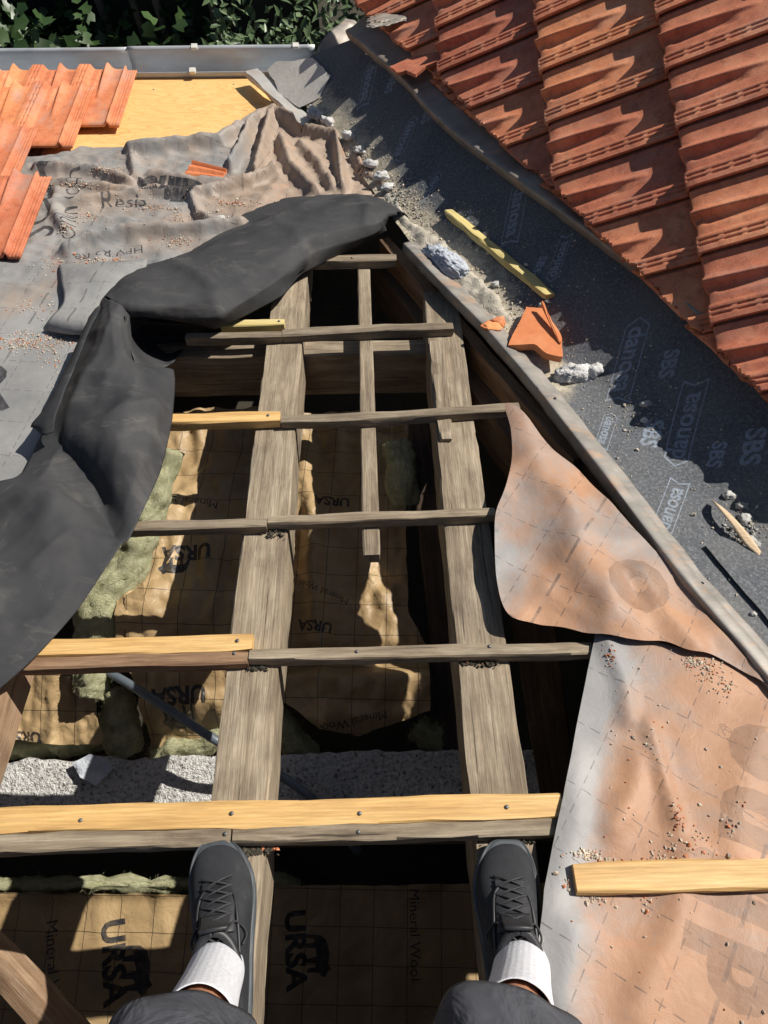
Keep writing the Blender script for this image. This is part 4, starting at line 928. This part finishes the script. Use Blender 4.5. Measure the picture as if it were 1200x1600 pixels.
sh = shard('tile_shard', [(820, 490), (850, 488), (858, 515), (872, 545), (874, 580), (850, 572), (832, 556), (792, 552), (806, 522)], .045, .024, M['clay_core'], 'bright orange broken tile piece resting on the zinc edge strip', 'tile shard', .2)
a, c2 = surf(FA, hL, 843, 492), surf(FA, hL, 870, 560)
beam('raised_rib', FA.w(*a, hL(*a)+.052), FA.w(*c2, hL(*c2)+.056), .006, .010, NA, M['clay_core'], sh, seed=2, seg=.01)
# small ribbed tile piece on the crumpled underlay
u0, v0, _ = FA.loc(PA(320, 258, .06))
def small_piece():
    vs = []; fs = []; nx, ny = 22, 12
    for k in (0, 1):
        for j in range(ny):
            for i in range(nx):
                x = (i/(nx-1)-.5)*.155; y = (j/(ny-1)-.5)*(.085-.03*i/nx)+.003*nz(i, j*.1); z = .010*abs(math.sin(j/(ny-1)*math.pi*2.5))-k*.011
                vs.append((x, y, z))
    for k in (0, 1):
        for j in range(ny-1):
            for i in range(nx-1): a_ = k*nx*ny+j*nx+i; f = (a_, a_+1, a_+nx+1, a_+nx); fs.append(f if k == 0 else f[::-1])
    o_ = nx*ny
    for i in range(nx-1): fs.append((i+1, i, o_+i, o_+i+1)); b_ = (ny-1)*nx+i; fs.append((b_, b_+1, o_+b_+1, o_+b_))
    for j in range(ny-1): fs.append((j*nx, (j+1)*nx, o_+(j+1)*nx, o_+j*nx)); b_ = j*nx+nx-1; fs.append((b_+nx, b_, o_+b_, o_+b_+nx))
    return pym(vs, fs)
sp = link('tile_shard', small_piece(), M['clay_core'], None, FA.mat(u0, v0, hM(u0, v0)+.02) @ Matrix.Rotation(R(-20), 4, 'Z') @ Matrix.Rotation(R(14), 4, 'X')); sharp(sp, 40)
tag(sp, 'small ribbed orange tile fragment on the crumpled underlay', 'tile shard')
hx = shard('tile_shard', [(608, 146), (652, 112), (690, 98), (692, 128), (664, 150), (648, 176), (634, 160), (622, 166)], .095, .012, M['clay_old'], 'weathered tile fragment hanging over the valley under the upper tiles', 'tile shard', .35)
def lay(px, py, hf=hL, d=0): u, v = surf(FA, hf, px, py); return FA.w(u, v, hf(u, v)+d)
vd = (PA(740, 455)-PA(655, 390)).normalized(); ang = math.atan2(vd.y, vd.x)
def mlump(px, py, r, mat, label, name='mortar_lump', seed=0, rot=0, rough=.3, hf=hL, cat='mortar lump', grp=None, fine=.12, d=.3):
    o = lump(name, lay(px, py, hf, r[2]*d), r, mat, seed, rough, rot=rot, up=NA, fine=fine, sub=5 if r[0] > .03 else 3, freq=1.6); return tag(o, label, cat, grp)
mlump(697, 415, (.105, .040, .035), M['mortar_grey'], 'large bubbly grey mortar lump beside the opening, next to the zinc strip', seed=3, rot=ang, fine=.16)
mlump(898, 588, (.058, .030, .026), M['mortar'], 'flat white mortar chunk with torn end touching the shade line', seed=8, rot=.1)
mlump(930, 582, (.026, .020, .02), M['mortar'], 'jagged white tip beside the flat mortar chunk', seed=18, rot=.4, rough=.6)
for i, (x, y, r_) in enumerate(((492, 186, .04), (512, 196, .03), (545, 218, .03), (562, 240, .026), (580, 262, .028), (596, 282, .03), (606, 298, .026))):
    mlump(x, y, (r_, r_*.6, r_*.55), M['mortar'], ['white mortar lump at the top end of the crumpled underlay', 'second white mortar lump from the plywood along the valley edge', 'third white mortar lump along the valley edge', 'fourth white mortar lump along the valley edge', 'fifth white mortar lump along the valley edge', 'sixth white mortar lump along the valley edge', 'white mortar lump nearest the tip of the black fold'][i], seed=i*3.3, rot=ang+.2*i, rough=.5, grp='mortar crumbling along the valley edge', fine=.2, d=1.0)
mlump(474, 202, (.030, .022, .02), M['mem_left'], 'rounded brown stone under the underlay fold', 'stone', 3, cat='stone') if False else None
mlump(778, 511, (.022, .018, .016), M['clay_core'], 'small broken red clay lump on the zinc strip', 'clay_lump', 5, rough=.5, cat='clay lump', d=1.2)
mlump(765, 520, (.030, .022, .006), M['clay_core'], 'flat reddish clay smear on the zinc strip', 'clay_lump', 9, rough=.5, cat='clay lump', d=4)
mlump(775, 445, (.014, .012, .01), M['stone'], 'grey stone beside the yellow stick', 'stone', 5, rough=.4, cat='stone', grp='loose stones')
mlump(846, 478, (.012, .008, .008), M['stone'], 'small stone at the lower end of the yellow stick', 'stone', 6, rough=.4, cat='stone', grp='loose stones')
mlump(1006, 658, (.010, .009, .008), M['mortar'], 'tiny white stone at the shade edge between the prints', 'stone', 7, rough=.3, cat='stone', grp='loose stones')
mlump(1010, 632, (.02, .010, .008), M['stone'], 'dark chip in the shade above the tiny white stone', 'stone', 7, rough=.3, cat='stone', grp='loose stones')
for i, (x, y, r_) in enumerate(((1162, 812, .017), (1150, 826, .013), (1160, 838, .012), (1172, 846, .014), (1180, 852, .012), (1138, 775, .014), (1158, 792, .014), (1176, 960, .008))):
    mlump(x, y, (r_, r_*.8, r_*.7), M['stone'], ['largest grey mortar stone beside the curled strip', 'upper left pebble of the heap beside the curled strip', 'middle pebble of the heap beside the curled strip', 'lower pebble of the heap beside the curled strip', 'lowest pebble of the heap at the shade line', 'flat pale chip in the shade above the pebble heap', 'triangular chip in the shade above the pebble heap', 'tiny pebble by the overlapping lining edge'][i], 'stone', seed=i*5.1, rough=.5, cat='stone', grp='pebbles on the valley lining', fine=.25)
mlump(345, 343, (.018, .013, .012), M['stone'], 'white chip on the crumpled underlay above the black fold', 'stone', 5, hf=hM, cat='stone', rough=.4, grp='loose stones')
mlump(373, 345, (.012, .009, .006), M['yellow_wood'], 'tiny orange wood chip next to the white chip', 'wood_chip', 6, hf=hM, cat='wood chip', rough=.4)
mlump(612, 28, (.13, .05, .006), M['zinc_dull'], 'grey mortar smear on the uppermost left tiles of the right slope', 'mortar_smear', 6, hf=lambda u, v: hL(u, v)+.10, cat='mortar', rough=.4, rot=.6)
st = beam('wooden_stick', lay(700, 336, d=.022), lay(858, 468, d=.022), .031, .022, NA, M['yellow_wood'], seg=.015, jit=.003, seed=5, skew=.3); tag(st, 'short yellow wooden stick lying on the valley lining', 'stick')
bk = loft('curled_strip', [[lay(1110, 786, d=.012), lay(1116, 790, d=.008)], [lay(1112, 800, d=.03), lay(1126, 806, d=.026)], [lay(1135, 830, d=.03), lay(1146, 828, d=.03)], [lay(1160, 856, d=.015), lay(1170, 850, d=.02)], [lay(1184, 872, d=.008), lay(1186, 866, d=.01)]], M['bark'], None, 8, 3, None, .003)
tag(bk, 'curled dry brown strip on the lining by the right margin', 'strip')

# crumbs and grit: nobody could count them
def grit(name, spots, mat, hf, label, smin=.0013, smax=.0042, fr=FA, clip=None):
    rnd = random.Random(name+label); vs = []; fs = []
    for (x, y, sx, sy, n) in spots:
        for _ in range(n):
            px, py = rnd.gauss(x, sx), rnd.gauss(y, sy)
            if clip and not inside(clip, px, py): continue
            u, v = surf(fr, hf, px, py); s = rnd.uniform(smin, smax)*(1.8 if rnd.random() < .06 else 1); b = len(vs)
            c = Vector((u, v, hf(u, v)+s*.4)); q_ = Matrix.Rotation(rnd.uniform(0, 6), 3, 'Z') @ Matrix.Rotation(rnd.uniform(0, 6), 3, 'X')
            for d in ((1, 0, 0), (-1, 0, 0), (0, .8, 0), (0, -.8, 0), (0, 0, .7), (0, 0, -.7)): vs.append(c+q_@(Vector(d)*s*rnd.uniform(.6, 1.2)))
            fs += [(b+i, b+j, b+k) for i, j, k in ((0, 2, 4), (2, 1, 4), (1, 3, 4), (3, 0, 4), (2, 0, 5), (1, 2, 5), (3, 1, 5), (0, 3, 5))]
    o = link(name, pym(vs, fs), mat, None, fr.mat(), False); return tag(o, label, 'debris', kind='stuff')
SG = [(170, 266, 16, 3, 120), (115, 290, 18, 3, 90), (245, 325, 20, 3, 70), (135, 338, 14, 5, 60), (105, 358, 8, 5, 50), (170, 410, 22, 4, 150), (280, 378, 18, 4, 60), (50, 535, 34, 8, 320), (60, 480, 20, 8, 40), (375, 318, 20, 4, 60), (330, 335, 22, 6, 60), (95, 415, 30, 12, 60), (275, 340, 8, 6, 30), (250, 300, 90, 50, 120), (80, 560, 10, 20, 40)]
grit('plaster_crumbs', SG, M['grit'], hM, 'pale crumbs scattered over the crumpled underlay')
grit('clay_crumbs', [(x, y, sx, sy, n//3) for x, y, sx, sy, n in SG]+[(365, 318, 16, 3, 25)], M['grit_red'], hM, 'red clay crumbs scattered over the crumpled underlay')
VG = [(560, 240, 25, 25, 350), (620, 320, 25, 25, 500), (690, 370, 35, 25, 420), (760, 440, 40, 35, 350), (800, 500, 30, 30, 150), (820, 470, 60, 60, 120), (1100, 800, 80, 80, 120), (1155, 820, 20, 16, 90), (960, 640, 60, 50, 120), (1000, 650, 20, 20, 50), (480, 160, 25, 12, 50), (900, 560, 60, 40, 50)]
grit('mortar_grit', VG, M['grit'], hL, 'pale mortar grit spread along the valley lining', .001, .0048, clip=LIP)
grit('mortar_crumbs', [(560, 250, 18, 18, 60), (612, 310, 14, 14, 80), (700, 400, 40, 30, 60), (1160, 835, 16, 12, 60), (800, 500, 30, 30, 30)], M['stone'], hL, 'larger mortar crumbs along the valley lining', .003, .008, clip=LIP)
RG = [(1085, 1035, 12, 5, 120), (1110, 1050, 14, 10, 90), (1130, 1075, 10, 10, 50), (915, 1336, 12, 4, 150), (945, 1345, 10, 3, 50), (1030, 1342, 16, 5, 70), (1080, 1320, 26, 12, 70), (950, 1025, 6, 12, 30), (1012, 1165, 6, 4, 20), (925, 1405, 10, 6, 40), (870, 1362, 8, 4, 12), (1145, 1290, 6, 10, 25), (888, 1378, 3, 8, 30), (1010, 1420, 10, 10, 20), (1050, 1250, 120, 180, 160)]
RG = [(a, b, c, d, int(e*.5)) for a, b, c, d, e in RG]
grit('plaster_crumbs', RG, M['grit'], hR, 'pale crumbs on the stained underlay around the loose pine batten', clip=MRP)
grit('clay_crumbs', [(x, y, sx, sy, n//3) for x, y, sx, sy, n in RG]+[(955, 1025, 4, 8, 20), (1062, 1275, 4, 14, 30)], M['grit_red'], hR, 'red clay crumbs on the stained underlay', .0012, .0035, clip=MRP)
hO = lambda u, v: -.029
grit('joint_debris', [(400, 1040, 14, 4, 160), (430, 830, 10, 5, 90), (745, 1036, 16, 3, 90), (385, 1328, 20, 5, 160), (790, 1313, 18, 4, 120), (330, 1322, 10, 3, 60)], M['soil'], hO, 'dark dirt caught on the rafters below the battens', .002, .006)
grit('clay_crumbs', [(390, 1326, 16, 5, 40), (745, 1036, 14, 3, 20)], M['grit_red'], hO, 'red crumbs caught on the rafter beside the left shoe')

# ------------------------------------------------------------------ the person standing on the rafters
pers = empty('person', (-.03, -.40, -1.42), 'person seen from above straddling the opening in black shoes, white socks and dark shorts', 'person')
def shoe(toe, heel, par, mir):
    toe, heel = Vector(toe), Vector(heel); X = (toe-heel).normalized(); Z = (NA-X*NA.dot(X)).normalized(); Y = Z.cross(X); m = Matrix((X, Y, Z)).transposed().to_4x4(); m.translation = heel; Ls = (toe-heel).length/.30
    m = m @ Matrix.Diagonal((Ls, mir, 1, 1))
    # stations: x, halfwidth, centre y, top z
    s_ = [(.0, .020, 0, .060), (.008, .033, 0, .082), (.03, .040, 0, .092), (.07, .043, .001, .086), (.11, .044, .003, .092), (.145, .047, .005, .092), (.18, .052, .006, .078), (.215, .0555, .006, .062), (.245, .054, .004, .051), (.27, .046, .001, .043), (.288, .033, -.002, .034), (.2985, .014, -.004, .024)]
    def ringm(name, zb, zt, grow, mat, parent, N=28, sole=False):
        vs = []; fs = []
        for x, hw_, cy, tz_ in s_:
            for j in range(N):
                a = 2*math.pi*j/N; ca, sa = math.cos(a), math.sin(a)
                ex = .62 if not sole else .35
                y = cy+(hw_+grow)*math.copysign(abs(ca)**(ex if sa < 0 or sole else .8), ca)
                if sole: z = (.012 if sa > 0 else -.014)*abs(sa)**.35+.012
                else: z = .016+(tz_-.016)*(abs(sa)**.85) if sa > 0 else .016-.012*abs(sa)
                if sole: z += .006*sm(.24, .30, x)*1.0+.003*math.sin(j*1.4+x*60)*(abs(ca) > .6)
                vs.append((x+(grow*.8 if x > .28 else (-grow*.8 if x < .01 else 0)), y, z))
        n = len(s_)
        for i in range(n-1):
            for j in range(N): fs.append((i*N+j, i*N+(j+1) % N, (i+1)*N+(j+1) % N, (i+1)*N+j))
        fs += [tuple(range(N)), tuple((n-1)*N+N-1-j for j in range(N))]
        me = pym(vs, fs); bm = bmesh.new(); bm.from_mesh(me); bmesh.ops.recalc_face_normals(bm, faces=bm.faces); bm.to_mesh(me); bm.free()
        o = link(name, me, mat, parent, m); sd = o.modifiers.new('s', 'SUBSURF'); sd.levels = sd.render_levels = 2; return o
    up = ringm('shoe', 0, 0, 0, M['shoe'], par); so_ = ringm('sole', 0, 0, .005, M['sole'], up, sole=True)
    def W(x, y, z): return m @ Vector((x, y, z))
    # toe cap seam overlay, lacing panel, tongue, collar
    def top(x, y):
        for (a, b) in zip(s_, s_[1:]):
            if a[0] <= x <= b[0]:
                t = (x-a[0])/(b[0]-a[0]); hw_, cy, tz_ = (a[i]+(b[i]-a[i])*t for i in (1, 2, 3)); q_ = min(.98, abs(y-cy)/hw_); sa = math.sqrt(max(0, 1-(q_**(1/.8))**2)); return .016+(tz_-.016)*sa**.85
        return .03
    rows_ = []
    for x in (.140, .155, .17, .185, .20, .217, .226):
        wv = .030 if x < .2 else .026
        rows_.append([W(x, .004+wv*k, top(x, .004+wv*k)+.0035) for k in (-1, -.8, -.4, 0, .4, .8, 1)])
    loft('lacing_panel', rows_, M['shoe_trim'], up, 4, 3, None, .002)
    tube('seam', [W(.105, -.033, top(.105, -.033)+.003), W(.16, -.031, top(.16, -.031)+.003), W(.203, -.024, top(.203, -.024)+.003), W(.221, .004, top(.221, .004)+.003), W(.205, .031, top(.205, .031)+.003), W(.16, .038, top(.16, .038)+.003), W(.105, .038, top(.105, .038)+.003)], .0028, M['shoe_trim'], up, 6)
    for i in range(5):
        x = .152+i*.0155; sgn = 1
        for sg in (1, -1):
            tube('lace', [W(x, .004-.026*sg, top(x, .004-.026*sg)+.004), W(x+.006, .004-.008*sg, top(x+.006, .004-.008*sg)+.009), W(x+.012, .004+.010*sg, top(x+.012, .004+.01*sg)+.009), W(x+.018, .004+.027*sg, top(x+.018, .004+.027*sg)+.004)], .0019, M['lace'], up, 6, 5)
    for sg in (1, -1):
        tube('lace', [W(.128, .004, .094), W(.14, .004+.018*sg, .099), W(.155, .004+.032*sg, .085), W(.14, .004+.046*sg, .062), W(.122, .004+.04*sg, .072)], .0019, M['lace'], up, 6, 6)
    # collar: ring of padded cloth around the ankle
    cpts = []
    for k in range(17):
        a = 2*math.pi*k/16; cpts.append(W(.084+.058*math.cos(a), .001+.036*math.sin(a), .093+.012*max(0, -math.cos(a))+.014*max(0, math.cos(a))-.010*abs(math.sin(a))))
    tube('collar', cpts, .0075, M['shoe_trim'], up, 10, 4)
    rows_ = [[W(x, .003+.024*k, z+(-.006*k*k)) for k in (-1, -.5, 0, .5, 1)] for x, z in ((.168, .088), (.156, .097), (.147, .110), (.142, .122))]
    loft('tongue', rows_, M['shoe_trim'], up, 4, 4, None, .006)
    return m
hs = -.030
mL = shoe(PA(342, 1320, hs), PA(342, 1320, hs)+(Vector((.050, -.288, 0))+Vector((0, 0, .285*math.tan(SA)))), pers, -1)
mR = shoe(PA(787, 1318, hs), PA(787, 1318, hs)+(Vector((-.012, -.285, 0))+Vector((0, 0, .285*math.tan(SA)))), pers, 1)
aL, aR = mL @ Vector((.088, 0, .085)), mR @ Vector((.088, 0, .085))
def skinned(name, chain, mat, par, extra=None, lv=2):
    """chain: list of (point, radius); extra: list of further chains starting from an index of the first"""
    vs = [p for p, r in chain]; rs = [r for p, r in chain]; es = [(i, i+1) for i in range(len(chain)-1)]
    for st_, ch in (extra or []):
        b_ = len(vs); vs += [p for p, r in ch]; rs += [r for p, r in ch]; es += [(st_, b_)]+[(b_+i, b_+i+1) for i in range(len(ch)-1)]
    c = Vector(vs[0]); me = bpy.data.meshes.new(name); me.from_pydata([tuple(Vector(v)-c) for v in vs], es, [])
    o = link(name, me, mat, None, Matrix.Translation(c)); o.modifiers.new('k', 'SKIN'); sv = me.skin_vertices[0].data
    for i, r in enumerate(rs): sv[i].radius = (r, r) if not isinstance(r, tuple) else r
    sv[0].use_root = True
    sd = o.modifiers.new('s', 'SUBSURF'); sd.levels = sd.render_levels = lv
    dg = bpy.context.evaluated_depsgraph_get(); dg.update(); me2 = bpy.data.meshes.new_from_object(o.evaluated_get(dg)); o.modifiers.clear(); o.data = me2
    for p in me2.polygons: p.use_smooth = True
    if not me2.materials: me2.materials.append(mat)
    o.parent = par; o.matrix_parent_inverse = par.matrix_world.inverted(); return o
hip = Vector((-.03, -.62, -.50)); kL, kR = Vector((-.235, -.365, -.95)), Vector((.135, -.365, -.95))
def leg(ank, kn, hp): 
    s = ank.lerp(kn, .0); return [(hp, .085), (hp.lerp(kn, .5), .078), (kn, .058), (kn.lerp(ank, .3)+Vector((0, -.012, 0)), .055), (kn.lerp(ank, .65), .042), (kn.lerp(ank, .92), .034), (ank, .034), (ank+Vector((0, .0, -.05)), .030)]
hl, hr = hip+Vector((-.10, 0, 0)), hip+Vector((.10, 0, 0))
skinned('body', [(hip+Vector((0, 0, .12)), .11), (hip, .12)], M['skin'], pers, [(1, leg(aL, kL, hl)), (1, leg(aR, kR, hr))])
for an, kn in ((aL, kL), (aR, kR)):
    N = 32; vs = []; fs = []; T = [(-.055, .034), (-.03, .042), (0, .0435), (.04, .043), (.09, .044), (.14, .046), (.172, .0475), (.196, .0485), (.20, .0465), (.17, .042)]
    ax = (kn-an).normalized(); m_ = ax.to_track_quat('Z', 'Y').to_matrix().to_4x4(); m_.translation = an+Vector((0, 0, 0))
    for z, r in T:
        for j in range(N): a = 2*math.pi*j/N; vs.append((r*math.cos(a)*(1+.012*math.sin(a*5+z*60)), r*1.08*math.sin(a), z))
    for i in range(len(T)-1):
        for j in range(N): fs.append((i*N+j, i*N+(j+1) % N, (i+1)*N+(j+1) % N, (i+1)*N+j))
    o = link('sock', pym(vs, fs), M['sock'], pers, m_); sd = o.modifiers.new('s', 'SUBSURF'); sd.levels = sd.render_levels = 1
# shorts: one cloth surface, two wide legs, open hems
def shorts():
    N = 40; vs = []; fs = []
    def ring(c, rx, ry, ax, s):
        q_ = ax.to_track_quat('Z', 'Y').to_matrix(); b_ = len(vs)
        for j in range(N):
            a = 2*math.pi*j/N; wv = 1+.05*math.sin(a*3+s)+.035*math.sin(a*7+s*2)+.03*nz(a*2, s); vs.append(c+q_@Vector((rx*wv*math.cos(a), ry*wv*math.sin(a), .006*math.sin(a*4+s))))
        return b_
    for kn, hp, sx in ((kL, hl, -1), (kR, hr, 1)):
        ax = (hp-kn).normalized(); base = kn+Vector((0, -.002, -.02)); seq = [(-.05, .098, .094), (-.044, .103, .099), (.0, .101, .097), (.06, .103, .098), (.14, .108, .104), (.25, .115, .11), (.36, .118, .118), (.46, .10, .11)]
        b0 = None; prev = None
        for t, rx, ry in [(-.02, .085, .082)]+seq:
            r_ = ring(base+ax*t, rx, ry, ax, sx*2+t*9)
            if prev is not None:
                for j in range(N): fs.append((prev+j, prev+(j+1) % N, r_+(j+1) % N, r_+j))
            prev = r_
    r1 = ring(hip+Vector((0, 0, -.06)), .19, .135, Vector((0, .05, 1)), 1); r2 = ring(hip+Vector((0, 0, .05)), .18, .13, Vector((0, .05, 1)), 1.2); r3 = ring(hip+Vector((0, 0, .14)), .165, .115, Vector((0, .05, 1)), 1.4)
    for a_, b_ in ((r1, r2), (r2, r3)):
        for j in range(N): fs.append((a_+j, a_+(j+1) % N, b_+(j+1) % N, b_+j))
    fs.append(tuple(r1+j for j in range(N-1, -1, -1)))
    return vs, fs
vs, fs = shorts(); c = hip.copy(); o = link('shorts', pym([v-c for v in vs], fs), M['shorts'], pers, Matrix.Translation(c)); md = o.modifiers.new('t', 'SOLIDIFY'); md.thickness = .003; sd = o.modifiers.new('s', 'SUBSURF'); sd.levels = sd.render_levels = 1
